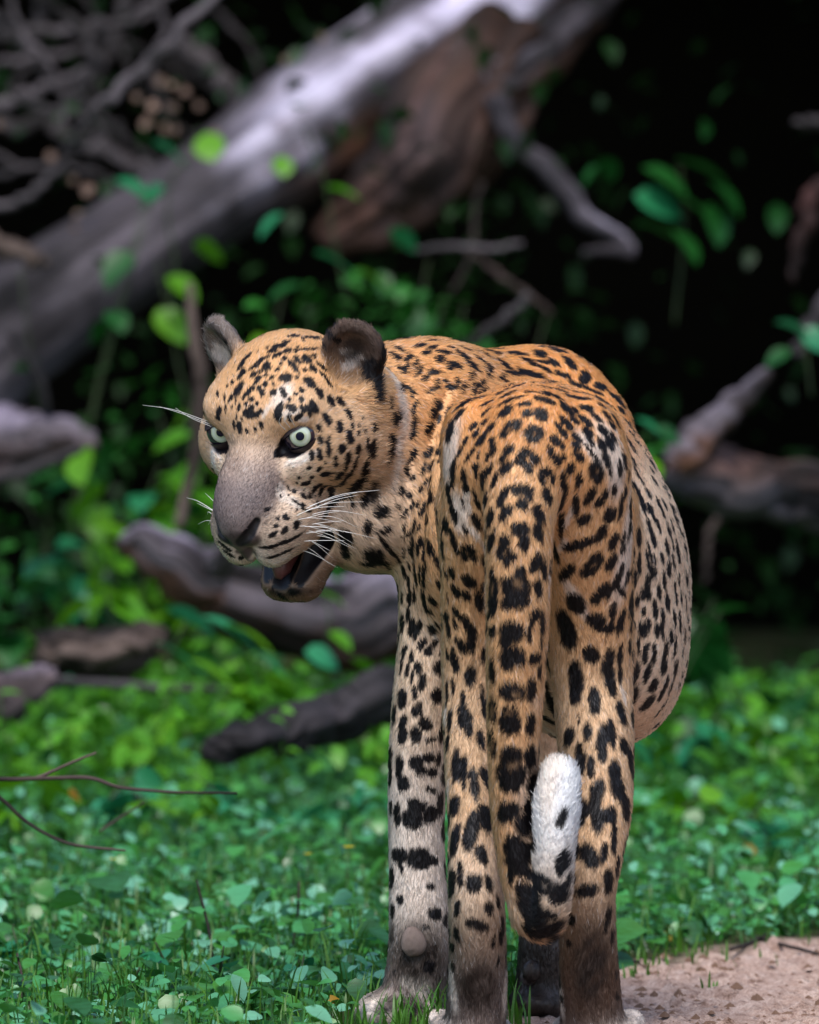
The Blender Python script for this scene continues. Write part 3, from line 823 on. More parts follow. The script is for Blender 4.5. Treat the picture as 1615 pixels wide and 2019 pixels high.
vine([(1230, 980, 4.6, 2.4), (1250, 900, 4.6, 2.4), (1262, 860, 4.6, 2)], [(1250, 825, 60, -20, 15), (1235, 850, 50, 190, 10, M_HERB), (1290, 845, 60, -5, 20, M_DEEP), (1270, 900, 60, -40, 30, M_HERB)], 'bluish green leaves lit just right of the shoulder of the leopard', cat='plant')
vine([(1600, 780, 5.2, 2.4), (1590, 700, 5.2, 2.4), (1580, 660, 5.2, 2)], [(1525, 635, 85, 5, 10), (1580, 650, 70, -20, 30), (1560, 690, 60, 200, 20, M_DEEP)], 'green leaf cluster at the right edge in the shade', cat='plant')
vine([(640, 1280, 4.4, 2.4), (650, 1220, 4.4, 2.4), (640, 1180, 4.4, 2)], [(615, 1165, 75, 10, 12, M_HERB), (650, 1245, 60, -30, 25, M_HERB), (600, 1285, 80, 10, 15), (690, 1300, 70, 10, 20, M_HERB)], 'bright green leaves on a thin stem under the chin of the leopard', cat='plant')
vine([(330, 1300, 4.2, 2.4), (360, 1240, 4.2, 2.4), (380, 1210, 4.2, 2)], [(325, 1200, 120, -12, 12), (395, 1215, 130, -8, 14), (300, 1265, 130, -15, 15), (440, 1230, 120, -20, 10, M_HERB), (370, 1300, 110, -10, 15, M_HERB), (480, 1280, 100, -12, 15), (520, 1330, 110, 10, 15, M_HERB)],
     'spray of long bluish leaves over the log in the middle', cat='plant', kind='long')
vine([(230, 1290, 4.5, 2.4), (220, 1210, 4.5, 2.4), (210, 1170, 4.5, 2)], [(160, 1150, 110, 0, 10, M_HERB), (215, 1185, 100, -15, 20, M_HERB), (180, 1190, 90, 190, 20, M_HERB), (120, 1215, 60, 30, 40, M_HERB)], 'yellow green leaves left of the pointed log end', cat='plant')

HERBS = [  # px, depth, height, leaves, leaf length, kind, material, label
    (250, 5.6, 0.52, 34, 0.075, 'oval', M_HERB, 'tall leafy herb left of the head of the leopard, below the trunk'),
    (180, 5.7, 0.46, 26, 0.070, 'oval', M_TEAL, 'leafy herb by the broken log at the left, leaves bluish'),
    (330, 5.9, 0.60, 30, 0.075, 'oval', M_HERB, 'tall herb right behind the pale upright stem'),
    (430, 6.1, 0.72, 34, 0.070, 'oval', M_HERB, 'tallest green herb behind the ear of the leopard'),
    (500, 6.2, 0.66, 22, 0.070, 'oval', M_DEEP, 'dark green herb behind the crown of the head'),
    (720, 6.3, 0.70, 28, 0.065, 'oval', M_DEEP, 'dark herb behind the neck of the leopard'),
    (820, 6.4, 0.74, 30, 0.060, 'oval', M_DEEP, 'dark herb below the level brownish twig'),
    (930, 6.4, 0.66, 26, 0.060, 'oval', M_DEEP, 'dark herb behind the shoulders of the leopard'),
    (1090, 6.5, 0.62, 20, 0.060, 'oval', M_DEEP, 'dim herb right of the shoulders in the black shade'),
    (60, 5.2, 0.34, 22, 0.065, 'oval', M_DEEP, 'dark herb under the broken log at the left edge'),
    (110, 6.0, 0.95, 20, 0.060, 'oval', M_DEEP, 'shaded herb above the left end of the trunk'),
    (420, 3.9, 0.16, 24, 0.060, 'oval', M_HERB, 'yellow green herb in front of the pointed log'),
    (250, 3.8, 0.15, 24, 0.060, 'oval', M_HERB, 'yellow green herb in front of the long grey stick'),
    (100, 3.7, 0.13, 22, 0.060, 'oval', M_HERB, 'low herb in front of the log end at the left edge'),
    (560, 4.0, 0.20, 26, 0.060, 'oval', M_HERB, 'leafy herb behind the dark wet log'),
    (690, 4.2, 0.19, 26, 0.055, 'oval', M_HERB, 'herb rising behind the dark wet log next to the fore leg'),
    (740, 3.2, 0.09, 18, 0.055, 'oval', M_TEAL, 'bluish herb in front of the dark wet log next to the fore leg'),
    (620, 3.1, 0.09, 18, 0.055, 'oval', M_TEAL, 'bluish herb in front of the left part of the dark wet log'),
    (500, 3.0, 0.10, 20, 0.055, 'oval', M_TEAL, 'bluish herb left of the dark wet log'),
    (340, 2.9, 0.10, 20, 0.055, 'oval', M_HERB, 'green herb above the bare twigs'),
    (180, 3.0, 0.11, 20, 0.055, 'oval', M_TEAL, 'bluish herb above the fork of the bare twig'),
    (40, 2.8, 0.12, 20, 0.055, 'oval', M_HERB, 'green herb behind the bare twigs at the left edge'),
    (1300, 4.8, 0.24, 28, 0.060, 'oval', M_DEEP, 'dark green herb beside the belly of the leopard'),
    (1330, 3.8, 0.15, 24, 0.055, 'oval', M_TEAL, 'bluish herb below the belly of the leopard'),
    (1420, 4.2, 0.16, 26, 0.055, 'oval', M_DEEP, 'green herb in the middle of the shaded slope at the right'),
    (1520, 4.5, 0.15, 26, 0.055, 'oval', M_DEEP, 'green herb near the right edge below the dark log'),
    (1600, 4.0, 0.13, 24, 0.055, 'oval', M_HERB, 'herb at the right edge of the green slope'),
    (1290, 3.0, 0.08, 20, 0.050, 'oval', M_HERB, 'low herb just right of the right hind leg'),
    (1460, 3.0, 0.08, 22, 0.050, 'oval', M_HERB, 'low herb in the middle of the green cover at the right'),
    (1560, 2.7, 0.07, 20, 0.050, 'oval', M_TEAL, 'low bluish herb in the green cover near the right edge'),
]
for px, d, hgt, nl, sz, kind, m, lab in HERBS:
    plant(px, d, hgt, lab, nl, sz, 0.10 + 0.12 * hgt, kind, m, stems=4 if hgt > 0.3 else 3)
plant(40, 0.95, 0.065, 'herb with broad bluish leaves at the left edge of the near green cover', 7, 0.042, 0.03, 'round', M_TEAL, group='broad leaved seedlings in the near cover', stems=3)
plant(335, 0.7, 0.06, 'seedling with broad bluish leaves in the middle of the near green cover', 5, 0.034, 0.025, 'round', M_TEAL, group='broad leaved seedlings in the near cover', stems=2)
plant(250, 0.55, 0.055, 'seedling with a dark folded leaf left of the middle one', 5, 0.034, 0.02, 'round', M_DEEP, group='broad leaved seedlings in the near cover', stems=2)
plant(430, 0.6, 0.06, 'seedling with drooping bluish leaves right of the middle one', 5, 0.036, 0.02, 'round', M_TEAL, group='broad leaved seedlings in the near cover', stems=2)
plant(590, 0.65, 0.05, 'seedling with round bluish leaves nearest the left fore leg', 6, 0.024, 0.02, 'round', M_TEAL, group='broad leaved seedlings in the near cover', stems=2)

# pale dried leaves hanging in the brushwood
DRY = ['upper left leaf of the pale dried leaf cluster in the brushwood', 'pale dried leaf at the upper right of the dried leaf cluster', 'pale dried leaf at the left of the dried leaf cluster',
       'pale dried leaf in the centre of the dried leaf cluster', 'pale dried leaf at the right of the dried leaf cluster', 'pale dried leaf at the lower left of the dried leaf cluster', 'pale dried leaf at the bottom of the dried leaf cluster',
       'lowest pale dried leaf of the cluster, toward the trunk', 'small pale dried leaf nearest the pale straight branch', 'pale dried leaf touching the upper edge of the trunk', 'single pale dried leaf at the far left of the brushwood',
       'pale dried leaf hanging lowest over the left part of the trunk', 'pale dried leaf above the one hanging lowest over the trunk', 'pale dried leaf just above the trunk, near the crooked branch', 'pale dried leaf at the left edge of the picture',
       'dim dried leaf beside the one just above the trunk', 'lone pale dried leaf behind the upper part of the trunk', 'lone pale dried leaf by the middle of the upper trunk edge', 'small pale dried leaf between the upper leaves of the cluster', 'small pale dried leaf under the left of the cluster']
for i, (px, py, s) in enumerate(((325, 160, 42), (372, 178, 34), (310, 205, 40), (350, 205, 36), (400, 205, 32), (300, 235, 38), (335, 250, 36), (355, 258, 34), (275, 195, 28), (430, 260, 26), (108, 310, 36), (185, 380, 46),
                             (150, 355, 28), (165, 430, 36), (5, 240, 30), (155, 445, 28), (640, 78, 30), (570, 115, 28), (345, 170, 26), (290, 250, 26))):
    d = 6.6 + 0.05 * (i % 7)
    o = bpy.data.objects.new('dry_leaf', leaf_mesh('round', M_DRYLEAF))
    COL.objects.link(o)
    o.location = P(px - s / 2, py, d)
    o.scale = [0.62 * s * 5e-5 * (10 + d)] * 3
    o.rotation_euler = (prng.uniform(0.9, 1.9), prng.uniform(-0.6, 0.6), prng.uniform(-0.5, 0.5))
    tag(o, DRY[i], 'leaf', 'pale dried leaves in the brushwood')
# yellow flowers and yellowed leaves in the cover
for i, (px, py, d, lab) in enumerate(((687, 1673, 1.6, 'larger yellow flower just left of the fore leg'), (607, 1686, 1.6, 'smaller yellow flower left of the larger one'), (222, 1696, 1.7, 'small yellow flower below the bare twigs'))):
    c = P(px, py, d)
    fl = empty('yellow_flower', c, lab, 'flower', 'yellow flowers in the green cover')
    for k in range(5):
        a = k * 1.2566 + i
        o = bpy.data.objects.new('petal', leaf_mesh('round', M_YELLOW)); COL.objects.link(o)
        o.parent = fl
        o.scale = [0.0085 if i == 0 else 0.006] * 3
        o.rotation_euler = (0, -0.5, a)
    v, f = tube([c - [0.004, 0, c[2]], c - [0.001, 0, c[2] * 0.4], c], [0.0008, 0.0008, 0.0006], 6)
    mesh_obj('stem', v, f, M_STEM, fl)
for i, (px, py, d, s, lab) in enumerate(((135, 1565, 2.6, 0.030, 'yellowed leaf hanging just under the bare twig'), (60, 1985, 0.4, 0.016, 'yellow brown leaf lying in the cover near the lower left corner'), (255, 1985, 0.5, 0.014, 'orange yellow leaf at the bottom below the seedlings'),
                                  (1380, 1815, 1.6, 0.022, 'orange yellow leaf in the cover right of the right hind leg'), (1465, 1672, 2.6, 0.026, 'orange leaf in the green slope at the right'), (1300, 1850, 1.4, 0.020, 'yellowed leaf near the sand edge beside the right hind leg'),
                                  (640, 1975, 0.3, 0.016, 'brown orange leaf at the bottom left of the fore paw'))):
    o = bpy.data.objects.new('yellowed_leaf', leaf_mesh('oval', M_FALLEN)); COL.objects.link(o)
    o.location = P(px, py, d)
    o.scale = [s] * 3
    o.rotation_euler = (prng.uniform(0.2, 1.0), prng.uniform(-0.3, 0.5), prng.uniform(-1, 1))
    tag(o, lab, 'leaf', 'yellowed leaves in the cover')
# =====================================================================
#                              LEOPARD
# =====================================================================
# The body is one continuous surface: rounded cones and ellipsoids (bones and
# muscles) blended into a distance field, carved, and skinned with surface nets.
TAN = lin(224, 176, 128)
ORANGE = lin(224, 156, 92)
PALE = lin(238, 208, 180)
CREAM = lin(232, 214, 200)
WHITE = lin(252, 251, 252)
GREY = lin(130, 114, 106)
BROWN = lin(114, 86, 68)
DARK = lin(72, 62, 58)
INK = lin(20, 17, 20)
LOWTAN = lin(222, 184, 146)
LIPS = lin(24, 20, 24)

HEAD_C = P(517, 871, 0.24)
HEAD_S = U * 1.024 * 1.16
_y, _p, _r = -math.radians(36), math.radians(38), math.radians(-2)
_Y = np.array([[math.cos(_y), 0, math.sin(_y)], [0, 1, 0], [-math.sin(_y), 0, math.cos(_y)]])
_X = np.array([[1, 0, 0], [0, math.cos(_p), -math.sin(_p)], [0, math.sin(_p), math.cos(_p)]])
_Z = np.array([[math.cos(_r), -math.sin(_r), 0], [math.sin(_r), math.cos(_r), 0], [0, 0, 1]])
HEAD_R = np.array([[1, 0, 0], [0, 0, -1], [0, 1, 0]], float) @ _Y @ _X @ _Z   # columns: head right/up/forward in the world


def HP(x, y, z):
    return HEAD_C + HEAD_R @ (np.array([x, y, z], float) * HEAD_S)


def head_coords(p):
    return ((p - HEAD_C) @ HEAD_R) / HEAD_S


def RX(a):
    a = math.radians(a); c, s = math.cos(a), math.sin(a)
    return np.array([[1, 0, 0], [0, c, -s], [0, s, c]])


def RY(a):
    a = math.radians(a); c, s = math.cos(a), math.sin(a)
    return np.array([[c, 0, s], [0, 1, 0], [-s, 0, c]])


def RZ(a):
    a = math.radians(a); c, s = math.cos(a), math.sin(a)
    return np.array([[c, -s, 0], [s, c, 0], [0, 0, 1]])


class Prim:
    pass


PRIMS = []


def _add(kind, k, col, fl, group, flow, op):
    p = Prim()
    p.kind, p.k, p.col, p.fl, p.group, p.op = kind, k, np.array(col), fl, group, op
    p.flow = None if flow is None else np.array(flow, float) / np.linalg.norm(flow)
    PRIMS.append(p)
    return p


def cone(a, ra, b, rb, k=30, col=TAN, fl=9, group='body', flow=None, op='add', head=False):
    """rounded cone; a, b are (px, py, depth in mm*2) or head coordinates"""
    s = HEAD_S if head else U
    A = HP(*a) if head else P(a[0], a[1], a[2] * U)
    B = HP(*b) if head else P(b[0], b[1], b[2] * U)
    if flow is not None and head:
        flow = HEAD_R @ np.array(flow, float)
    p = _add('cone', k * s, col, fl * 1e-3, group, (B - A) if flow is None else flow, op)
    p.a, p.b, p.ra, p.rb = A, B, ra * s, rb * s
    p.lo = np.minimum(A, B) - max(p.ra, p.rb)
    p.hi = np.maximum(A, B) + max(p.ra, p.rb)
    return p


def ell(c, r, R=None, k=30, col=TAN, fl=9, group='body', flow=(0, -1, -0.3), op='add', head=False):
    """ellipsoid; r = radii along x, z(up), y(depth) of the world, or along x, y, z of the head"""
    s = HEAD_S if head else U
    if head:
        C = HP(*c)
        M = HEAD_R @ (R if R is not None else np.eye(3))
        rr = np.array(r, float) * s
        flow = HEAD_R @ np.array(flow, float)
    else:
        C = P(c[0], c[1], c[2] * U)
        M = R if R is not None else np.eye(3)
        rr = np.array([r[0], r[2], r[1]], float) * s
    p = _add('ell', k * s, col, fl * 1e-3, group, flow, op)
    p.c, p.r, p.M = C, rr, M
    ext = np.sqrt(((M * rr) ** 2).sum(1))
    p.lo, p.hi = C - ext, C + ext
    return p


def chain(pts, n=24, k=30, group='leg', fl=9, flow=None):
    """smooth limb: pts = [((px, py, depth), radius, colour), ...], rounded cones along a spline, blended as one"""
    arr = np.array([list(a) + [r] + list(c) for a, r, c in pts], float)
    q = spline(arr, n)
    seg = []
    for i in range(n - 1):
        A, B = P(q[i, 0], q[i, 1], q[i, 2] * U), P(q[i + 1, 0], q[i + 1, 1], q[i + 1, 2] * U)
        p = Prim()
        p.kind, p.a, p.b, p.ra, p.rb = 'cone', A, B, q[i, 3] * U, q[i + 1, 3] * U
        p.lo = np.minimum(A, B) - max(p.ra, p.rb)
        p.hi = np.maximum(A, B) + max(p.ra, p.rb)
        p.col, p.fl, p.group, p.op, p.k = np.clip(q[i, 4:7], 0, 1), fl * 1e-3, group, 'add', k * U
        p.flow = (B - A) if flow is None else np.array(flow, float)
        p.flow = p.flow / np.linalg.norm(p.flow)
        seg.append(p)
    c = Prim()
    c.kind, c.seg, c.k, c.op, c.group = 'chain', seg, k * U, 'add', group
    c.lo = np.min([p.lo for p in seg], axis=0)
    c.hi = np.max([p.hi for p in seg], axis=0)
    PRIMS.append(c)


def sdist(p, X):
    if p.kind == 'chain':
        d = None
        for q in p.seg:
            e = sdist(q, X)
            d = e if d is None else np.minimum(d, e)
        return d
    if p.kind == 'cone':
        ba = p.b - p.a
        l2 = ba @ ba
        pa = X - p.a
        t = np.clip((pa @ ba) / l2, 0, 1)
        d = pa - t[..., None] * ba
        return np.sqrt((d * d).sum(-1)) - (p.ra + (p.rb - p.ra) * t)
    q = (X - p.c) @ p.M
    k0 = np.sqrt(((q / p.r) ** 2).sum(-1))
    k1 = np.sqrt(((q / p.r ** 2) ** 2).sum(-1)) + 1e-9
    return k0 * (k0 - 1.0) / k1


# ---- hindquarters, tail, trunk -------------------------------------------------
DN = (0, -0.15, -1)
ell((1050, 900, 190), (180, 146, 240), k=40, col=ORANGE, flow=(0, -1, -0.5))
chain([((985, 940, 110), 108, TAN), ((962, 1040, 130), 92, TAN), ((945, 1180, 180), 74, TAN), ((934, 1330, 200), 62, LOWTAN), ((930, 1480, 160), 53, LOWTAN),
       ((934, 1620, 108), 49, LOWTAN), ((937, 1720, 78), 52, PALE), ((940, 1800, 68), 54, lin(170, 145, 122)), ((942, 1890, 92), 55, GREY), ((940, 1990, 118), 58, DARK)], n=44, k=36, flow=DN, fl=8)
cone((955, 1000, 260), 96, (945, 1320, 390), 58, k=40, col=TAN, group='leg', flow=DN)
ell((925, 2028, 190), (78, 40, 120), k=24, col=CREAM, group='foot', flow=(0, 1, -0.3), fl=6)
for tx, ty in ((862, 2020), (895, 2030), (940, 2035), (985, 2035)):
    ell((tx, ty, 275), (27, 30, 48), k=22, col=CREAM, group='foot', flow=(0, 1, -0.3), fl=5)

chain([((1130, 930, 110), 112, TAN), ((1148, 1060, 150), 98, TAN), ((1162, 1200, 200), 86, TAN), ((1168, 1340, 215), 78, LOWTAN), ((1175, 1470, 175), 74, LOWTAN),
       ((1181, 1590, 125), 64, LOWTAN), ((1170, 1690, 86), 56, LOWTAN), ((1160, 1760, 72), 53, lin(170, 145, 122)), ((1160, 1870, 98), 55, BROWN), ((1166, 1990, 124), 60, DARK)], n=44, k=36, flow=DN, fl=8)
cone((1165, 1000, 270), 92, (1195, 1320, 400), 60, k=40, col=TAN, group='leg', flow=DN)
ell((1180, 2028, 195), (88, 40, 120), k=24, col=CREAM, group='foot', flow=(0, 1, -0.3), fl=6)
for tx, ty in ((1112, 2035), (1158, 2038), (1206, 2035), (1246, 2020)):
    ell((tx, ty, 275), (27, 30, 48), k=22, col=CREAM, group='foot', flow=(0, 1, -0.3), fl=5)

chain([((1046, 860, 70), 96, ORANGE), ((1032, 950, 5), 80, TAN), ((1024, 1040, -45), 66, TAN), ((1022, 1180, -62), 61, TAN), ((1017, 1340, -64), 55, TAN),
       ((1012, 1500, -60), 47, TAN), ((1016, 1620, -58), 43, TAN), ((1032, 1730, -60), 42, TAN), ((1052, 1800, -68), 41, CREAM)], n=30, k=22, group='tail', fl=10)
chain([((1052, 1800, -70), 38, LOWTAN), ((1072, 1818, -92), 36, LOWTAN), ((1086, 1770, -112), 35, lin(226, 206, 186)), ((1091, 1690, -118), 36, lin(240, 232, 226)), ((1096, 1610, -112), 41, WHITE),
       ((1100, 1560, -104), 40, WHITE), ((1103, 1528, -98), 34, WHITE)], n=22, k=16, group='tip', fl=9)
cone((1060, 905, 330), 150, (1115, 930, 700), 160, k=60, col=ORANGE, flow=(0, -1, 0))
ell((1150, 1150, 600), (214, 325, 400), R=RY(-3) @ RZ(-6), k=50, col=PALE, flow=(0.1, -1, -0.25), fl=10, group='flank')
ell((1205, 1285, 560), (138, 178, 300), R=RY(-12), k=60, col=PALE, flow=(0.1, -1, -0.25), fl=10, group='flank')
ell((1020, 1050, 900), (200, 290, 300), k=60, col=PALE, flow=(0, -0.5, -1))
ell((1072, 905, 860), (178, 224, 130), k=40, col=ORANGE, flow=(0.25, -1, -0.2))
ell((1165, 880, 820), (92, 122, 110), k=30, col=ORANGE, flow=(0.25, -1, -0.2))

for hx in (925, 1165):      # points of the hip
    ell((hx, 850, 120), (44, 60, 60), k=40, col=ORANGE, flow=DN)
# ---- shoulder, neck, fore legs ---------------------------------------------------
cone((1030, 872, 900), 180, (830, 850, 700), 180, k=60, col=ORANGE, group='neck', flow=(1, 0.4, -0.5))
cone((840, 850, 710), 178, (705, 836, 655), 150, k=50, col=TAN, group='neck', flow=(1, 0.2, -0.4))
cone((900, 980, 740), 165, (745, 960, 640), 140, k=50, col=PALE, group='neck', flow=(0.7, 0.2, -0.7), fl=10)
ell((735, 1040, 625), (120, 84, 120), k=70, col=PALE, group='neck', flow=(0.7, 0.2, -0.7), fl=10)
ell((880, 1050, 620), (84, 230, 190), k=50, col=TAN, group='shoulder', flow=(0.3, -0.6, -0.8))
chain([((868, 1090, 615), 82, PALE), ((852, 1260, 600), 68, PALE), ((834, 1400, 588), 62, PALE), ((822, 1540, 582), 57, CREAM), ((822, 1680, 576), 55, CREAM),
       ((826, 1790, 566), 59, CREAM), ((828, 1860, 560), 62, GREY), ((820, 1930, 562), 62, GREY), ((808, 2000, 575), 66, GREY)], n=28, k=36, group='foreleg', flow=DN, fl=7)
ell((786, 2000, 590), (90, 54, 130), k=24, col=CREAM, group='foot', flow=(0, 1, -0.3), fl=6)
for tx, ty in ((728, 1998), (765, 2012), (818, 2018), (868, 2014)):
    ell((tx, ty, 655), (28, 32, 50), k=22, col=CREAM, group='foot', flow=(0, 1, -0.3), fl=5)

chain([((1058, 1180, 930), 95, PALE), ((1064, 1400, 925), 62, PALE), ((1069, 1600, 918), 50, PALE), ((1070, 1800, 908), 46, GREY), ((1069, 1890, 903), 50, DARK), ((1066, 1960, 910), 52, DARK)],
      n=22, k=40, group='foreleg', flow=DN, fl=6)
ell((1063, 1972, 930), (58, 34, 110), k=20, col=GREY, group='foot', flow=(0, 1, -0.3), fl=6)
ell((1048, 1915, 835), (20, 24, 20), k=8, col=DARK, group='wrist', flow=DN, fl=2)

# ---- head (head coordinates: x to the animal's left, y up, z out of the nose) -----
FACE = lin(224, 184, 144)
BACKW = (0, 0.35, -1)
h = dict(head=True, group='head')
ell((0, 22, -105), (118, 100, 120), k=30, col=lin(222, 172, 122), fl=6, flow=(0, 0.3, -1), **h)
ell((0, 26, -48), (86, 62, 76), k=40, col=FACE, fl=5, flow=(0, 0.8, -1), **h)
for sx in (-1, 1):
    ell((sx * 72, 50, -44), (42, 24, 46), k=40, col=FACE, fl=5, flow=(sx * 0.4, 0.8, -0.8), **h)
    ell((sx * 104, -42, -62), (60, 72, 80), k=36, col=FACE, fl=6, flow=(sx * 0.8, -0.2, -1), **h)
    ell((sx * 112, -92, -112), (66, 84, 90), R=RZ(sx * 10), k=26, col=FACE, fl=10, flow=(sx * 0.6, -0.5, -1), **h)
    ell((sx * 122, -40, -150), (56, 84, 62), k=24, col=TAN, fl=10, flow=(sx * 0.7, -0.6, -0.8), **h)
    ell((sx * 64, -38, 2), (40, 40, 48), k=30, col=lin(226, 196, 168), fl=4, flow=(sx * 0.8, -0.1, -1), **h)
ell((0, -140, -100), (92, 70, 110), k=40, col=PALE, fl=9, flow=(0, -0.4, -1), **h)
# bridge of the nose, muzzle pads
NOSEC = lin(122, 109, 107)
cone((0, 8, -25), 46, (0, -30, 70), 40, k=30, col=lin(184, 158, 136), fl=4, flow=(0, 0.5, -1), **h)
ell((0, -40, 74), (44, 42, 66), k=30, col=NOSEC, fl=4, flow=(0, 0.5, -1), **h)
cone((0, -30, 70), 40, (0, -68, 122), 42, k=26, col=NOSEC, fl=4, flow=(0, 0.5, -1), **h)
for sx in (-1, 1):
    cone((sx * 14, -6, -8), 32, (sx * 26, -60, 104), 29, k=20, col=NOSEC, fl=4, flow=(sx * 0.2, 0.4, -1), **h)
    ell((sx * 42, -104, 86), (40, 50, 62), k=18, col=lin(206, 180, 156), fl=4, flow=(sx * 0.7, -0.25, -1), **h)
    ell((sx * 33, -128, 108), (33, 44, 45), k=14, col=CREAM, fl=4, flow=(sx * 0.6, -0.5, -0.7), **h)
    ell((sx * 64, -122, 46), (28, 50, 66), k=32, col=PALE, fl=5, flow=(sx * 0.8, -0.3, -1), **h)
# nose pad
ell((0, -82, 146), (41, 23, 20), k=10, col=lin(84, 72, 70), fl=0, flow=(0, -1, 0.2), **h)
cone((0, -94, 152), 12, (0, -138, 144), 7, k=8, col=DARK, fl=0, flow=(0, -1, 0), **h)
# lower jaw, open
JAW = lin(140, 112, 90)
for sx in (-1, 1):
    cone((sx * 56, -184, -34), 40, (sx * 26, -252, 70), 29, k=20, col=JAW, fl=5, flow=(0, -0.6, -1), **h)
ell((0, -250, 74), (54, 30, 34), k=14, col=JAW, fl=5, flow=(0, -0.8, -0.6), **h)
cone((0, -236, 20), 30, (0, -244, 66), 26, k=14, col=JAW, fl=5, flow=(0, -0.6, -1), **h)
# ---- carving: mouth, eye sockets, ears, nostrils ---------------------------------
cone((0, -186, 0), 22, (0, -210, 112), 30, k=8, col=LIPS, fl=0, op='cut', **h)
for sx in (-1, 1):
    cone((sx * 68, -184, -8), 17, (sx * 40, -208, 96), 26, k=8, col=LIPS, fl=0, op='cut', **h)
EYE = [(-80, 8, -13), (80, 8, -13)]
for sx in (-1, 1):
    ex, ey, ez = sx * 80, 8, -8
    ell((ex + sx * 2, ey + 4, ez + 22), (32, 18.5, 30), R=RY(sx * 22) @ RZ(sx * 16), k=8, col=LIPS, fl=0, op='cut', **h)
    cone((ex - sx * 24, ey - 6, ez + 33), 7, (ex - sx * 42, ey - 24, ez + 44), 4, k=6, col=LIPS, fl=0, op='cut', **h)
    # ear: cup
    e0 = np.array((sx * 132, 70 if sx > 0 else 62, -150))
    Re = RY(sx * 26) @ RX(-10) @ RZ(-sx * 24)
    ell(e0, (54, 64, 22), R=Re, k=16, col=lin(98, 80, 70) if sx > 0 else lin(140, 126, 118), fl=10, flow=(0, 1, -0.2), head=True, group='ear')
    off = Re @ np.array([0, 0, 21.0])
    ell(e0 + off, (45, 54, 27), R=Re, k=6, col=lin(90, 76, 70), fl=6, flow=(sx, 0.6, 0), op='cut', head=True, group='ear')
    if sx < 0:      # notch torn in the tip of the right ear
        cone(tuple(e0 + Re @ np.array([-30, 62, 0.0])), 10, tuple(e0 + Re @ np.array([-22, 44, 0.0])), 3, k=3, col=DARK, fl=3, op='cut', head=True, group='ear')
    # nostril
    cone((sx * 15, -88, 168), 8, (sx * 32, -74, 156), 8, k=5, col=LIPS, fl=0, op='cut', **h)
    cone((sx * 32, -74, 156), 8, (sx * 43, -60, 136), 4, k=5, col=LIPS, fl=0, op='cut', **h)


# folds of loose skin: neck, flank, behind the gaskin
for fold, r_ in (
                 (((880, 770, 542), (852, 860, 507), (838, 970, 474), (832, 1080, 468)), 6), (((1144, 1480, 104), (1142, 1590, 62), (1136, 1690, 38)), 5), (((908, 1500, 104), (904, 1620, 62)), 5)):
    for A_, B_ in zip(fold[:-1], fold[1:]):
        cone(A_, r_, B_, r_, k=16, op='cut', fl=8, group='neck')

# ---- sample the field on a grid that is finer round the head -----------------------
def graded(lo, hi, flo, fhi, coarse, fine):
    a = np.arange(lo, flo, coarse)
    b = np.arange(flo, fhi, fine)
    c = np.arange(fhi, hi + coarse, coarse)
    return np.concatenate([a, b, c]).astype(np.float32)


_head = [p for p in PRIMS if p.group in ('head', 'ear')]
hlo = np.min([p.lo for p in _head], axis=0) - 0.006
hhi = np.max([p.hi for p in _head], axis=0) + 0.006
alo = np.min([p.lo for p in PRIMS], axis=0) - 0.03
ahi = np.max([p.hi for p in PRIMS], axis=0) + 0.03
COARSE, FINE = 0.0036, 0.0018
gx = graded(alo[0], ahi[0], hlo[0], hhi[0], COARSE, FINE)
gy = graded(alo[1], ahi[1], hlo[1], hhi[1], COARSE, FINE)
gz = graded(alo[2], ahi[2], hlo[2], hhi[2], COARSE, FINE)
FLD = np.full((len(gx), len(gy), len(gz)), 0.5, np.float32)
for p in PRIMS:
    m = p.k + 0.012
    ix = slice(*np.searchsorted(gx, [p.lo[0] - m, p.hi[0] + m]))
    iy = slice(*np.searchsorted(gy, [p.lo[1] - m, p.hi[1] + m]))
    iz = slice(*np.searchsorted(gz, [p.lo[2] - m, p.hi[2] + m]))
    X = np.stack(np.meshgrid(gx[ix], gy[iy], gz[iz], indexing='ij'), -1)
    d = sdist(p, X).astype(np.float32)
    f = FLD[ix, iy, iz]
    if p.op == 'add':
        hh = np.maximum(p.k - np.abs(f - d), 0) / p.k
        FLD[ix, iy, iz] = np.minimum(f, d) - hh * hh * p.k * 0.25
    else:
        d = -d
        hh = np.maximum(p.k - np.abs(f - d), 0) / p.k
        FLD[ix, iy, iz] = np.maximum(f, d) + hh * hh * p.k * 0.25
del X, d, f, hh


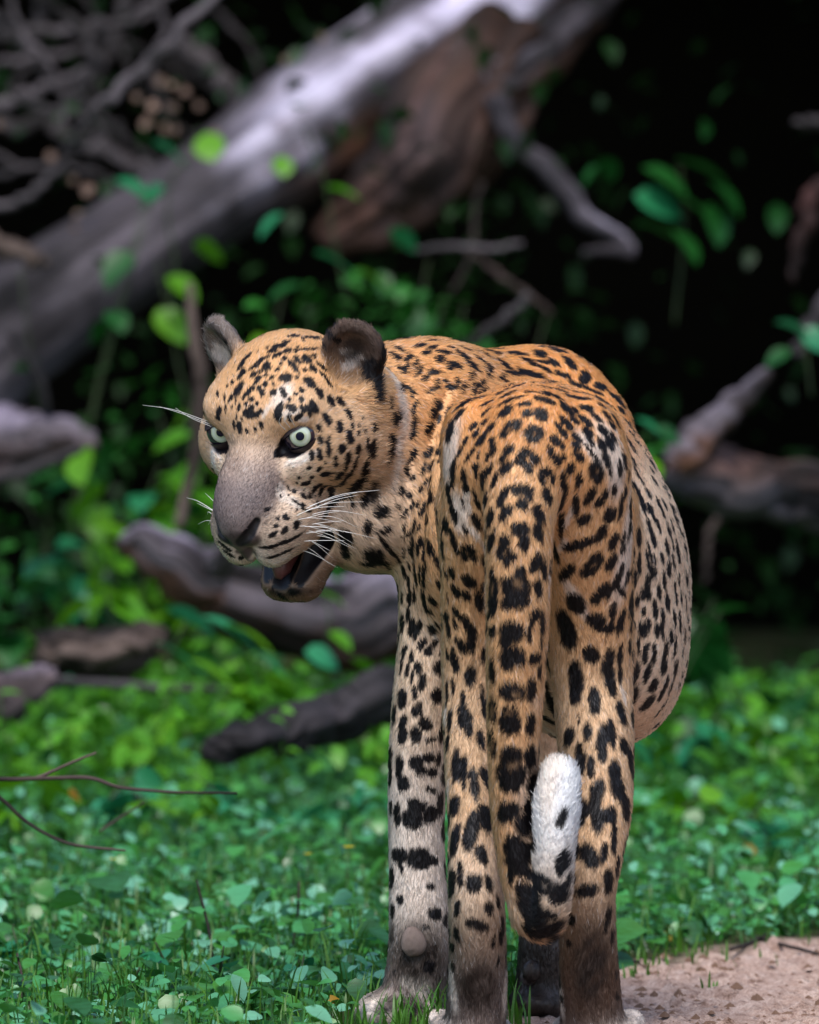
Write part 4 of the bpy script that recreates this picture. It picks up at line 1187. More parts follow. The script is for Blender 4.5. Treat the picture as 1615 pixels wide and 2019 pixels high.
def surface_nets(F, xs, ys, zs):
    S = (F < 0)
    nx, ny, nz = F.shape
    c = np.zeros((nx - 1, ny - 1, nz - 1), np.uint8)
    for a in (0, 1):
        for b in (0, 1):
            for e in (0, 1):
                c += S[a:nx - 1 + a, b:ny - 1 + b, e:nz - 1 + e]
    act = np.argwhere((c > 0) & (c < 8))
    idx = np.full(c.shape, -1, np.int32)
    idx[act[:, 0], act[:, 1], act[:, 2]] = np.arange(len(act))
    i, j, k = act.T
    pos = np.zeros((len(act), 3))
    cnt = np.zeros(len(act))
    ax = (xs, ys, zs)
    for d in range(3):
        for a in (0, 1):
            for b in (0, 1):
                o0 = [0, 0, 0]; o1 = [0, 0, 0]
                r = [q for q in range(3) if q != d]
                o0[r[0]] = o1[r[0]] = a
                o0[r[1]] = o1[r[1]] = b
                o1[d] = 1
                f0 = F[i + o0[0], j + o0[1], k + o0[2]]
                f1 = F[i + o1[0], j + o1[1], k + o1[2]]
                m = (f0 < 0) != (f1 < 0)
                t = np.where(m, f0 / np.where(m, f0 - f1, 1), 0)
                p0 = np.stack([xs[i + o0[0]], ys[j + o0[1]], zs[k + o0[2]]], -1).astype(float)
                p1 = np.stack([xs[i + o1[0]], ys[j + o1[1]], zs[k + o1[2]]], -1).astype(float)
                pos += np.where(m[:, None], p0 + (p1 - p0) * t[:, None], 0)
                cnt += m
    V = pos / cnt[:, None]
    Q = []
    for d in range(3):
        A = S.take(range(0, F.shape[d] - 1), d)
        B = S.take(range(1, F.shape[d]), d)
        e = np.argwhere(A != B)
        r = [q for q in range(3) if q != d]
        ok = (e[:, r[0]] > 0) & (e[:, r[1]] > 0) & (e[:, r[0]] < F.shape[r[0]] - 1) & (e[:, r[1]] < F.shape[r[1]] - 1)
        e = e[ok]
        s0 = S[e[:, 0], e[:, 1], e[:, 2]]
        q = []
        for a, b in ((-1, -1), (0, -1), (0, 0), (-1, 0)):
            g = e.copy()
            g[:, r[0]] += a
            g[:, r[1]] += b
            q.append(idx[g[:, 0], g[:, 1], g[:, 2]])
        q = np.stack(q, -1)
        flip = s0 if d != 1 else ~s0
        q = np.where(flip[:, None], q, q[:, ::-1])
        Q.append(q)
    Q = np.concatenate(Q)
    return V, Q[(Q >= 0).all(1)]


BV, BQ = surface_nets(FLD, gx, gy, gz)
del FLD
# keep the largest connected piece only is unnecessary: all muscles overlap; relax a little
_e = np.concatenate([BQ[:, [0, 1]], BQ[:, [1, 2]], BQ[:, [2, 3]], BQ[:, [3, 0]]])
for _ in range(2):
    acc = np.zeros_like(BV)
    cn = np.bincount(_e.ravel(), minlength=len(BV)).astype(float)
    for ax in range(3):
        acc[:, ax] = np.bincount(_e[:, 0], BV[_e[:, 1], ax], len(BV)) + np.bincount(_e[:, 1], BV[_e[:, 0], ax], len(BV))
    BV = BV * 0.5 + 0.5 * acc / cn[:, None]
_n = np.cross(BV[BQ[:, 2]] - BV[BQ[:, 0]], BV[BQ[:, 3]] - BV[BQ[:, 1]])
BN = np.stack([sum(np.bincount(BQ[:, q], _n[:, ax], len(BV)) for q in range(4)) for ax in range(3)], -1)
BN /= np.linalg.norm(BN, axis=1)[:, None] + 1e-12

# ---- per-vertex coat data: colour, fur length, fur direction, region -----------------
GROUPS = ['body', 'leg', 'shank', 'foot', 'tail', 'tip', 'flank', 'neck', 'shoulder', 'foreleg', 'wrist', 'head', 'ear']
vc = np.zeros((len(BV), 3)); vf = np.zeros(len(BV)); vd = np.zeros((len(BV), 3)); wsum = np.full(len(BV), 1e-9)
vg = np.zeros((len(BV), len(GROUPS)))
vcut = np.zeros(len(BV)); ccut = np.zeros((len(BV), 3))
for p in [q for p in PRIMS for q in (p.seg if p.kind == 'chain' else [p])]:
    m = 0.05
    s = np.where(((BV > p.lo - m) & (BV < p.hi + m)).all(1))[0]
    d = sdist(p, BV[s])
    if p.op == 'add':
        soft = 0.0035 if p.group in ('head', 'ear') else 0.008
        w = np.exp(-np.maximum(d + 0.002, 0) / soft)
        wsum[s] += w
        vc[s] += w[:, None] * p.col
        vf[s] += w * p.fl
        vd[s] += w[:, None] * p.flow
        vg[s, GROUPS.index(p.group)] += w
    elif p.fl == 0:
        w = sstep(0.0028, 0.0008, np.abs(d))
        vcut[s] = np.maximum(vcut[s], w)
        ccut[s] = p.col
vc /= wsum[:, None]; vf /= wsum; vg /= wsum[:, None]
HW = vg[:, GROUPS.index('head')] + vg[:, GROUPS.index('ear')]
# coat markings digitised on the body: centre, half-axis u, half-axis v (units of 0.1 mm)
MARKS = {}
MARKS['w'] = '''566 123 5509 0 40 -150 -43 37 -1;1989 144 5866 69 37 -99 -17 -22 -11;2053 351 6050 67 6 -144 -15 -24 -6;566 157 5394 8 54 -210 -47 37 -3;636 199 5095 86 5 -122 -37 22 -27;
750 231 4944 45 24 -78 -26 7 -15;762 468 4488 13 168 -335 -20 -2 -1;774 633 4082 7 62 -202 -14 -4 0;265 2634 3943 26 38 -100 -20 5 -5;1592 89 5297 47 -159 238 35 8 -8;
1515 278 4973 62 -67 92 41 -5 -28;1367 -390 4621 9 18 -258 -16 -25 0;359 819 3258 6 -28 -159 -26 41 -3;388 583 2521 21 -49 -115 -23 36 -6;1374 1581 3440 24 301 -297 -44 38 -5;
1487 2468 2968 54 237 -200 -58 64 -19;2123 794 3459 60 37 -129 -24 -32 -9;7 2506 471 143 -30 2 0 5 -102;170 2473 167 92 155 97 47 20 -41;-1155 2042 5769 154 -20 82 20 -26 -36;
-1948 2630 5832 75 -165 -110 -27 3 -17;-1074 1925 6166 85 29 -16 -7 17 -41;-1438 2000 6251 77 -26 111 29 -15 -20;-1245 1923 6206 25 -5 92 21 -5 -6;-112 2547 6430 19 -296 -518 -63 -82 -1;
-128 2474 5733 -14 41 -414 -54 -34 3;-1298 2077 5428 81 50 -49 -47 -71 -80;-1171 2079 5333 109 9 -64 -31 -47 -53;-1426 2172 4696 234 16 -42 -12 96 -66;
-587 2333 6815 129 17 -61 -27 30 -58;-1906 3378 6765 145 -102 -11 -9 45 -96;-1889 3329 6830 98 -99 2 -1 45 -65;2027 179 5843 143 -1 -533 -129 -166 -29;
2156 554 4927 44 187 -761 -114 -165 0;394 335 5889 137 -137 381 103 -157 -34;1813 10 5923 232 102 -196 -66 -77 -75;489 242 5290 52 -10 -296 -118 108 -24;
1407 -538 2873 27 -595 -364 -148 91 -18;-1288 1992 6407 101 61 175 89 -47 -50;322 2774 2377 36 98 -1036 -62 -91 3;1647 508 4426 105 121 -289 -84 45 -33;
-1367 2141 4718 253 35 34 9 93 -74;-1059 2024 5769 186 -15 108 28 -1 -49;-1990 2662 5752 58 -75 -96 -41 66 -25;-1211 1916 6231 151 -27 27 9 -6 -50;375 3167 128 134 345 131 71 7 -61;
-372 2500 208 118 -3 100 73 -168 -73;949 484 547 13 40 -356 -51 -81 5;430 391 555 11 24 -304 -50 72 -7;1513 524 494 11 0 -303 -39 66 -7;116 2510 413 134 30 -2 0 15 -156;
-601 2375 6707 36 17 -62 -115 24 -67;-489 2328 6784 102 -12 -47 -11 13 -23;-550 2364 6727 106 -6 -38 -9 9 -24;'''
MARKS['d'] = '''654 243 578 259 -34 3 1 71 -335;27 2501 828 204 -47 3 0 -10 -203;241 2523 775 92 51 -4 0 1 -153;-217 2416 233 214 -79 6 0 -194 -127;-176 2689 946 61 -93 7 0 -17 -162;
1762 253 727 248 -34 3 2 87 -426;1346 4260 468 197 34 -3 0 -26 -309;1760 154 1193 79 -3 -7 -2 6 -24;-366 2454 5416 95 15 0 0 59 -192;-1242 2710 4406 288 -202 33 7 8 -80;
74 2491 738 370 -25 2 0 -2 -489;-38 2383 217 359 87 -7 0 -221 -188;1318 4160 361 318 327 -26 7 501 -458;691 239 592 262 29 -2 1 83 -384;1795 237 818 292 9 -1 2 108 -613;
-550 2303 6861 144 7 -53 -71 129 -194;-371 2286 6708 7 15 -82 -205 198 -21;'''
MARKS['n'] = '''-1671 2002 4968 222 37 -33 -17 55 -113;-1643 2166 4809 81 43 -2 -1 77 -85;'''
MARKS['g'] = '''990 -137 6121 38 4 32 16 -19 -19;1237 -198 6083 34 3 0 0 -15 -29;959 -265 5837 24 -11 0 0 -14 -39;1848 5 5711 17 13 -25 -20 -12 -13;582 305 4882 24 -11 0 0 11 -20;
819 -477 4575 7 -7 79 17 -24 -1;1095 -466 5483 59 2 0 0 -17 -29;937 -557 4913 33 -17 1 0 -3 -29;1064 -607 4629 69 -1 0 0 -2 -59;1825 344 4761 33 -3 23 15 13 -22;
2406 1592 4775 21 31 -1 0 -10 -40;2593 2011 4780 32 47 -2 0 -9 -34;2499 1658 4198 25 35 -1 0 -10 -50;2119 597 4632 25 31 -1 0 17 -51;2448 1868 5089 31 43 -1 -1 -33 -60;
2711 2257 4447 21 32 -1 0 -7 -50;819 -458 3373 3 0 -99 -29 42 -3;819 -434 3036 3 3 -89 -23 32 -3;1044 -585 3528 69 -2 0 0 3 -50;986 -568 3369 59 -9 0 0 3 -40;
1016 -531 2834 79 4 0 0 4 -60;1295 -723 1958 53 -43 3 0 0 -44;1326 -733 1647 39 -17 1 0 3 -36;'''
MARKS['k'] = '''-56 3481 6947 61 -42 -16 -7 -45 -27;92 3141 6886 19 53 33 27 -23 -15;220 3119 6869 33 -13 -12 -10 -42 -26;158 3011 6817 35 -4 -6 -5 -40 -27;342 3073 6826 30 -34 -30 -22 -38 -21;
306 2962 6761 43 -3 -12 -9 -46 -33;526 3138 6799 56 38 -1 0 -42 -30;449 2938 6701 63 26 0 0 -32 -28;403 2883 6666 14 -19 -24 -21 -19 -12;490 2929 6675 13 -18 -23 -18 -20 -10;
372 2756 6521 16 -15 -43 -23 -10 -8;423 2750 6475 56 5 0 0 -6 -24;481 2797 6530 8 32 42 22 6 -4;235 2805 6632 56 11 0 0 -24 -28;168 2753 6582 26 36 43 25 -7 -14;
275 2723 6511 11 38 59 20 3 -4;214 2674 6446 44 20 25 14 -10 -24;638 3063 6688 46 39 -1 0 -46 -38;628 2949 6604 26 66 43 23 5 -13;798 3192 6645 32 94 53 34 12 -20;
949 3567 6700 50 44 -1 -1 -58 -42;1072 3974 6796 75 45 19 7 -40 -25;1325 4038 6795 70 5 -6 -4 -59 -38;1184 3873 6731 57 28 4 2 -34 -24;834 3881 6818 72 21 -7 -1 -21 -12;
769 3503 6793 61 34 -11 -4 -32 -20;711 3267 6751 33 28 0 0 -32 -24;553 3325 6858 61 22 -11 -3 -23 -14;440 3206 6865 50 12 -9 -3 -22 -14;225 3309 6935 50 -8 -9 -3 -23 -14;
-102 3092 6856 24 -81 -50 -19 -11 -8;-153 2970 6787 27 -68 -45 -25 -17 -14;-15 2929 6767 12 43 32 27 -14 -10;56 2868 6717 10 62 54 20 -3 -3;87 2794 6642 21 52 56 21 -5 -8;
-91 2799 6652 14 -38 -38 -21 -9 -8;-46 2819 6672 10 55 54 26 -5 -5;-61 2781 6632 35 1 0 0 -20 -22;-81 2628 6482 31 6 -26 -21 -42 -24;0 2657 6461 33 -15 -39 -14 -11 -12;
31 2636 6411 7 20 40 20 2 -4;61 2597 6300 26 20 55 18 -1 -9;36 2577 6239 13 14 49 20 3 -5;-172 2426 6151 28 26 -49 -23 -20 -13;-127 2467 6191 25 26 43 23 22 -14;
46 2558 6108 11 6 60 26 1 -5;26 2548 6006 21 6 57 27 2 -10;-187 2418 5949 11 8 -60 -30 -26 -5;-198 2408 5827 11 6 60 24 21 -5;-223 2403 5726 7 -4 40 16 14 -3;
-208 2395 6325 5 1 -61 -14 -13 -1;260 2631 6259 36 38 61 23 21 -14;305 2676 6298 9 -5 -50 -20 -16 -3;229 2603 6208 14 12 38 19 12 -7;300 2628 6152 8 22 45 20 -9 -3;
193 2574 6062 36 18 51 25 14 -18;417 2642 6238 43 33 74 30 -2 -17;528 477 6355 26 57 53 23 -32 -10;493 372 6258 25 24 54 20 -29 -9;550 2795 6479 36 58 61 18 3 -10;
694 2911 6497 55 86 44 20 -1 -23;652 2835 6438 21 50 56 21 10 -8;745 2917 6446 40 62 32 16 0 -19;678 565 6413 39 71 44 20 -31 -16;398 385 6089 51 -47 74 31 -53 -20;
193 2526 5824 39 7 47 28 -7 -23;305 2452 5836 42 -14 16 12 -26 -32;310 2405 5766 8 25 44 16 -8 -3;36 2532 5803 20 5 55 27 0 -10;-10 2525 5722 25 4 44 14 1 -8;
-25 2522 5631 9 1 -50 -24 -3 -4;137 2484 5652 21 11 57 19 -5 -7;219 2466 5683 33 -17 47 18 -29 -12;31 2508 5560 26 -7 15 12 -7 -21;173 2437 5522 26 0 31 16 -11 -13;
213 2388 5543 20 -24 24 12 -23 -10;817 -110 5982 24 -42 -42 -32 18 -19;827 -145 5913 17 3 46 22 -21 -8;772 -115 5853 32 -21 38 17 -21 -13;947 20 6296 67 -17 32 16 -37 -33;
1135 7 6370 67 -15 -3 -1 -22 -21;1159 -69 6278 48 -3 0 0 -26 -37;1228 -71 6278 40 1 0 0 -13 -20;1302 -68 6268 62 13 0 0 -40 -59;1020 -123 6160 79 -7 29 17 -38 -46;
940 -131 6091 27 14 47 31 -26 -17;1227 -199 6083 77 -21 -44 -40 -38 -68;979 -235 5926 30 13 51 34 -23 -19;920 -241 5847 10 16 53 33 -22 -5;944 -295 5749 23 23 61 44 -35 -15;
1092 -304 5838 11 19 60 47 -7 -8;1147 -285 5897 69 -2 0 0 -19 -39;1225 -298 5848 21 -16 -57 -42 -10 -15;1171 -338 5750 0 -29 -58 -46 -7 0;1334 -295 5720 50 25 -1 0 -8 -39;
1299 -339 5642 10 -14 -58 -29 -17 -5;654 -8 5751 39 -38 1 0 0 -36;659 -9 5682 5 2 -59 -20 19 -2;536 107 5659 13 -24 74 25 -24 -4;556 112 5569 34 -26 -19 -10 15 -18;
762 -137 5695 55 -71 22 13 -28 -36;718 -77 5614 12 -17 69 25 -37 -3;836 -266 5630 6 -34 -68 -25 28 -3;427 244 5685 34 -52 50 28 -38 -18;403 312 5563 40 -59 2 0 2 -30;
626 191 6143 25 14 43 20 -24 -11;739 118 6184 20 11 34 17 -27 -9;808 7 6147 34 10 48 21 -32 -14;655 110 6075 25 7 43 20 -30 -11;734 7 6048 49 -28 35 17 -32 -24;
684 33 6008 30 -16 26 11 -19 -13;556 164 6005 25 -3 43 17 -23 -9;447 226 5804 20 -20 35 14 -21 -7;497 184 5895 35 -33 36 13 -20 -12;595 62 5868 53 -40 46 11 -15 -13;
679 -17 5870 8 2 45 16 -15 -2;776 355 6368 53 17 37 10 -28 -14;765 216 6291 49 -10 34 8 -21 -11;1037 636 6512 109 -19 10 2 -43 -25;984 244 6460 58 -25 11 3 -28 -17;
1201 165 6481 59 10 5 1 -21 -13;982 110 6398 87 -38 19 3 -25 -17;1101 102 6438 54 -4 10 2 -17 -11;1222 1037 6554 60 -2 0 0 -20 -12;1316 616 6522 60 10 0 0 -20 -12;
1330 163 6461 50 20 0 0 -21 -13;1309 64 6409 69 13 -10 -3 -23 -17;1078 3564 6608 77 132 51 17 -16 -25;1233 3688 6595 86 77 17 7 -41 -35;947 3318 6581 37 78 35 13 0 -13;
1297 3838 6675 81 13 -17 -4 -22 -16;1370 3921 6714 57 20 0 0 -16 -12;1389 3829 6634 36 -7 -20 -7 -17 -12;993 3297 6520 72 86 8 2 -13 -14;1507 4229 6833 66 38 9 4 -57 -36;
1344 4043 6795 48 -16 -17 -13 -52 -32;1477 3956 6709 50 21 0 -1 -42 -32;1358 3910 6709 62 18 -4 -1 -16 -12;1643 4034 6702 47 27 0 -1 -76 -58;1543 3857 6592 61 20 -11 -5 -28 -26;
1620 3877 6571 39 8 -14 -8 -24 -21;1797 3973 6559 32 84 52 50 4 -29;1951 3967 6461 46 -14 -38 -32 -70 -35;2127 3982 6332 68 64 -13 -7 -49 -36;2171 3861 6221 24 -9 -41 -28 -48 -14;
2216 3340 6100 40 22 -23 -20 -59 -31;1373 3846 6654 60 6 -16 -3 -15 -12;1414 3829 6623 20 -17 -23 -13 -17 -10;1430 1363 6552 70 17 -4 -1 -30 -17;1430 604 6502 149 28 -14 -2 -33 -19;
1522 784 6504 60 13 -9 -3 -33 -19;1414 212 6450 93 30 -20 -5 -31 -19;1343 71 6404 94 29 -14 -4 -32 -23;1702 3840 6489 73 8 -27 -8 -29 -21;1867 3845 6428 89 -25 -51 -9 -23 -14;
1657 485 6420 101 -39 -40 -11 -44 -25;1803 3742 6389 56 -13 -26 -6 -22 -13;1552 131 6323 66 32 -24 -14 -53 -34;1633 196 6302 39 6 -22 -12 -35 -20;1631 69 6205 52 -2 -46 -18 -35 -18;
1744 307 6319 67 -13 -31 -13 -41 -26;1852 258 6226 55 6 -34 -12 -26 -18;1736 153 6199 18 -42 -50 -34 -39 -11;1550 -19 6178 60 -6 -59 -24 -34 -23;1494 -98 6115 42 -26 -72 -26 -25 -14;
1439 -176 6023 52 7 -30 -21 -24 -35;1503 -166 5973 21 -7 -45 -22 -15 -10;1643 -53 6040 42 7 -35 -22 -29 -25;1759 66 6091 54 23 -26 -15 -36 -30;1774 25 6018 40 -3 -57 -20 -22 -13;
1911 204 6103 42 9 -42 -25 -40 -23;2001 268 6052 34 11 -49 -20 -33 -13;1904 100 5957 43 7 -61 -28 -37 -18;1980 189 5974 48 21 -58 -28 -46 -22;1393 -235 5906 31 -4 -67 -27 -13 -12;
1458 -220 5826 10 -1 -58 -35 -19 -6;1520 -185 5855 12 4 -32 -23 -13 -8;1648 -91 5952 43 21 -16 -12 -19 -31;1638 -115 5883 7 -3 -39 -26 -16 -4;1678 -96 5848 48 25 -28 -19 -15 -32;
1798 -11 5890 87 42 -68 -10 -10 -12;1843 3 5701 55 41 -78 -59 -35 -40;1583 -146 5735 40 22 -1 0 9 -52;1943 85 5818 43 26 -62 -28 -29 -19;1348 -290 5710 60 34 -1 0 -11 -44;
1298 -343 5632 8 18 43 25 11 -5;1408 -260 5640 19 11 -51 -26 -25 -9;1513 -166 5627 13 30 -74 -30 -22 -5;1668 -73 5614 32 14 0 0 24 -70;1998 3729 6307 46 -56 -66 -14 -23 -9;
1964 372 6228 58 5 -69 -13 -24 -10;2003 350 6149 29 5 -41 -19 -32 -12;2122 321 5812 14 -5 -78 -26 -40 -3;2080 225 5725 26 30 -71 -25 -34 -8;2239 2475 5896 46 -6 -79 -27 -50 -14;
2254 2236 5750 10 -32 -59 -21 -31 -3;2302 2142 5601 13 -46 -79 -21 -30 -3;2422 2924 5742 41 -4 -71 -15 -27 -7;2447 2690 5636 20 -3 -35 -18 -34 -9;2164 421 5650 6 12 -60 -16 -26 -1;
1979 107 5698 26 27 -55 -15 -13 -6;2473 2513 5529 26 -12 -55 -17 -30 -7;1905 449 6336 35 -14 -35 -10 -21 -9;2036 488 6196 29 -9 -63 -17 -29 -7;2406 3137 5808 41 7 -59 -12 -24 -8;
-81 2509 5428 7 -4 -40 -28 -1 -5;0 2493 5388 35 -11 0 0 -4 -30;208 2383 5442 17 -25 31 23 -38 -12;112 2444 5455 18 -2 32 18 -8 -10;-117 2493 5271 10 -1 -29 -21 -2 -8;
31 2467 5292 21 -7 46 17 -10 -7;137 2401 5264 30 -5 65 26 -10 -12;81 2431 5303 20 -9 35 11 -9 -6;-35 2488 5220 20 -2 35 14 -3 -8;-76 2492 5169 15 -1 26 12 0 -7;
-51 2495 5083 14 -7 38 15 -1 -6;51 2440 5110 13 -13 49 16 -15 -4;92 2407 5060 25 -14 44 16 -9 -9;10 2481 5017 39 -32 34 16 -8 -18;-40 2506 5006 12 4 -33 -17 6 -6;
173 2295 5166 14 -16 39 19 -31 -6;-61 2523 4965 24 -5 0 0 5 -14;26 2495 4905 19 -38 54 19 -20 -6;10 2543 4822 4 -29 52 20 -24 -1;107 2398 4929 17 -10 48 23 -13 -8;
82 2430 4836 16 -29 60 20 -27 -4;-61 2609 4804 13 -45 51 18 -5 -5;142 2346 4809 18 -42 -30 -23 26 -14;-56 2749 4611 8 -35 46 22 -26 -3;-5 2651 4665 5 -22 31 16 -19 -2;
51 2558 4648 35 -66 52 17 -22 -11;102 2448 4612 35 -65 52 12 -15 -8;137 2400 4563 38 -74 63 22 -26 -13;71 2555 4536 20 -40 37 14 -19 -7;-10 2723 4505 15 -32 43 21 -27 -7;
163 2316 4698 12 -21 22 12 -15 -7;0 2738 4346 31 -50 55 25 -32 -13;51 2654 4380 25 -46 46 21 -26 -11;143 2514 4345 29 -82 85 25 -30 -8;229 2398 4329 17 13 -48 -29 38 -12;
-76 2882 4330 16 -26 44 17 -27 -5;-15 2776 4171 21 -29 46 22 -29 -9;188 2520 4233 12 15 -46 -31 44 -10;-76 2876 4085 15 -17 71 28 -43 -4;26 2733 4050 30 -26 83 34 -32 -11;
77 2695 4022 48 -34 85 30 -19 -17;107 2666 4084 12 -15 33 25 -16 -8;229 2611 4025 44 -8 -25 -20 26 -36;122 2674 3880 31 -11 53 32 -11 -18;255 2651 3881 33 -9 39 20 1 -17;
-51 2793 3834 31 -40 2 0 -3 -20;194 2658 3840 48 -3 18 6 0 -15;388 357 5482 18 -33 68 32 -48 -7;556 124 5534 36 -32 1 0 9 -30;438 298 5280 48 -47 -68 -26 35 -19;
359 456 5156 6 6 -70 -39 62 -6;438 367 4999 16 17 -114 -25 30 -5;329 618 4921 22 -21 -102 -23 39 -6;587 280 4928 69 -33 -5 -3 16 -34;537 340 4861 5 18 -60 -32 22 -4;
627 301 4852 30 13 -52 -31 18 -19;419 526 4685 23 -5 -50 -27 40 -14;369 621 4661 5 12 -60 -18 27 -3;588 432 4609 37 20 -65 -45 35 -27;459 564 4504 53 -30 -44 -22 34 -27;
558 515 4461 44 -21 1 0 20 -43;698 510 4396 9 43 -96 -40 2 -4;722 446 4528 0 24 -51 -16 1 0;469 634 4281 53 -33 -44 -17 19 -21;449 678 4179 20 -5 -56 -19 20 -8;
589 612 4142 40 13 -87 -41 18 -20;619 630 4052 21 13 -57 -42 8 -16;609 654 3961 30 6 -52 -39 13 -23;499 689 3979 48 -14 -57 -26 18 -23;370 767 4236 10 -4 -59 -27 41 -7;
385 769 4116 12 -4 -69 -22 31 -5;295 2560 4058 21 39 -59 -15 10 -6;325 2269 4456 31 29 -87 -29 15 -11;284 2202 4712 36 -1 -89 -21 13 -9;380 689 4439 13 -6 -48 -10 14 -3;
233 2215 4834 6 4 -71 -14 12 -2;660 81 5426 13 30 -89 -21 17 -4;660 156 5205 40 12 -86 -30 15 -15;527 188 5393 5 7 -60 -14 12 -2;547 235 5123 25 -3 -43 -17 13 -10;
752 -197 5445 10 -14 59 35 -56 -4;790 -355 5262 15 5 83 37 -55 -5;795 -409 5017 12 -23 -67 -33 48 -8;829 -447 5107 5 5 59 16 -19 -1;746 300 4803 21 24 -57 -34 6 -12;
814 -464 4722 6 -5 64 21 -31 -1;824 -486 4526 13 -13 148 43 -59 -1;814 -475 4397 14 -18 79 40 -56 -5;814 -478 4160 5 -7 59 35 -49 -1;913 -416 5471 34 30 92 35 -29 -12;
942 -488 5315 42 4 73 41 -31 -23;1105 -442 5531 99 1 0 0 -24 -59;1174 -459 5472 25 -14 -42 -34 -19 -19;1110 -494 5400 53 2 0 0 -13 -49;1273 -466 5295 47 9 -81 -43 -36 -24;
1263 -505 5119 22 4 -81 -44 -33 -11;1085 -556 5160 83 0 15 11 -12 -64;1124 -574 5022 22 13 81 53 6 -15;927 -540 5031 20 -1 76 47 -24 -12;898 -535 4912 12 -15 -67 -39 24 -8;
996 -580 4904 53 -16 -44 -28 3 -34;947 -568 4845 27 -15 -46 -31 13 -18;1045 -608 4570 123 -16 1 0 -4 -118;1089 -602 4728 12 -3 -68 -49 -5 -8;976 -592 4629 69 -25 1 0 -2 -59;
986 -601 4442 79 -21 1 0 -2 -59;1094 -613 4452 79 5 0 0 -2 -69;1252 -541 4834 48 39 55 38 27 -33;1208 -569 4785 10 9 58 35 18 -7;1322 -477 4752 26 29 -96 -27 -34 -6;
1262 -543 4577 22 16 -82 -40 -32 -9;996 -604 4146 108 -26 1 0 2 -99;956 -591 4066 44 -17 78 51 -17 -29;1065 -614 4166 59 0 0 0 1 -69;1243 -557 4321 24 16 64 42 31 -17;
1183 -588 4184 12 -1 138 24 9 -2;1303 -492 4220 19 31 -108 -24 -31 -3;1293 -488 4032 17 27 -48 -17 -22 -5;1357 -349 5474 47 41 -41 -32 -38 -37;1534 -103 5516 16 41 -43 -24 -17 -8;
1471 -22 5340 17 95 -91 -36 -44 -5;1499 176 5175 19 -86 120 29 -4 -5;1641 51 5368 10 63 -106 -36 -6 -3;1726 138 5226 49 -14 50 37 19 -37;1779 47 5457 32 -30 89 41 27 -16;
1935 130 5474 14 -10 53 31 26 -9;1875 122 5390 31 -2 45 30 24 -21;1986 237 5267 20 -13 77 53 47 -15;1897 244 5083 21 -23 82 45 26 -13;1679 241 4974 138 -27 57 17 15 -43;
1854 324 4822 65 4 37 30 28 -53;1765 362 4701 64 -14 38 25 21 -44;1810 345 4751 65 -7 46 35 31 -50;1557 401 4694 60 -67 75 42 0 -35;2000 411 4799 29 -12 80 42 38 -16;
1927 490 4507 69 13 39 31 37 -53;1848 496 4437 53 -7 45 29 21 -35;1978 525 4485 11 32 -60 -30 -15 -5;1644 530 4385 87 -27 1 1 41 -93;1557 685 4119 7 55 -177 -77 58 -5;
2020 620 4307 12 30 -65 -34 -21 -5;1859 588 4203 69 30 -59 -48 9 -58;1950 634 4131 76 39 -29 -17 5 -47;2005 645 4191 10 -10 59 20 12 -4;2102 721 4198 10 -19 115 35 37 -5;
2058 537 4605 23 -12 87 33 36 -10;2099 622 4501 49 67 -30 -17 -8 -29;2160 666 4629 23 14 86 22 32 -7;2108 550 4714 21 40 -36 -23 -25 -12;2024 356 5000 13 -15 74 42 40 -9;
2115 454 5026 9 28 -50 -22 -28 -3;2116 486 4925 7 18 -40 -30 -39 -4;2167 546 5063 14 30 -49 -20 -29 -4;1412 335 4981 16 83 -171 -25 20 -3;2133 362 5497 6 18 -60 -20 -29 -1;
2020 194 5512 5 22 -50 -26 -27 -1;2093 331 5339 11 42 -120 -20 -26 -1;2188 576 5261 27 45 -149 -26 -42 -3;2285 1355 5025 8 4 -90 -35 -53 -1;2307 1887 5401 2 -81 -109 -37 -50 0;
2341 1825 5282 1 -39 -59 -21 -28 0;2222 1235 4829 11 15 -60 -27 -37 -3;2295 1357 4744 18 22 -100 -27 -37 -3;2243 1268 4606 7 10 -80 -31 -44 -1;2205 867 4372 11 25 -121 -41 -64 -1;
2275 1331 4383 5 8 -60 -29 -40 -1;2206 921 4169 16 18 88 25 39 -6;2420 1968 5267 21 -10 -57 -34 -52 -10;2450 1963 5197 31 10 -53 -18 -31 -9;2502 1996 5104 18 -10 -68 -22 -34 -5;
2406 1786 5091 14 -24 -79 -29 -42 -3;2446 1784 4970 36 24 -62 -27 -44 -14;2528 2250 5279 56 17 -97 -22 -39 -11;2573 2438 5303 15 -16 -58 -18 -29 -4;2403 2119 5424 20 -18 -57 -20 -31 -6;
2604 2865 5412 31 4 -53 -15 -27 -7;2682 2709 5172 52 18 -111 -19 -34 -8;2654 2430 5080 18 -5 -69 -20 -33 -4;2614 2250 5045 18 -5 -68 -22 -36 -5;2734 2740 5019 18 6 -48 -18 -30 -5;
2407 1623 4845 47 52 -56 -21 -36 -16;2460 1713 4771 11 -1 -60 -19 -28 -2;2380 1530 4778 21 16 -78 -24 -37 -5;2422 1595 4664 31 37 -54 -24 -36 -12;2459 1670 4641 18 17 -48 -26 -39 -8;
2594 2060 4870 34 31 -58 -29 -48 -14;2539 1881 4775 11 -1 -60 -25 -37 -3;2608 2007 4669 29 33 -49 -33 -52 -16;2658 2171 4734 14 2 -80 -19 -29 -2;2705 2399 4847 14 -3 -80 -27 -43 -3;
2714 2376 4757 9 1 -50 -25 -39 -3;2799 2865 4790 16 0 -90 -19 -30 -2;2655 2262 4903 19 4 -69 -14 -23 -3;2384 1504 4497 30 39 -109 -34 -48 -7;2337 1427 4439 11 14 -60 -31 -42 -4;
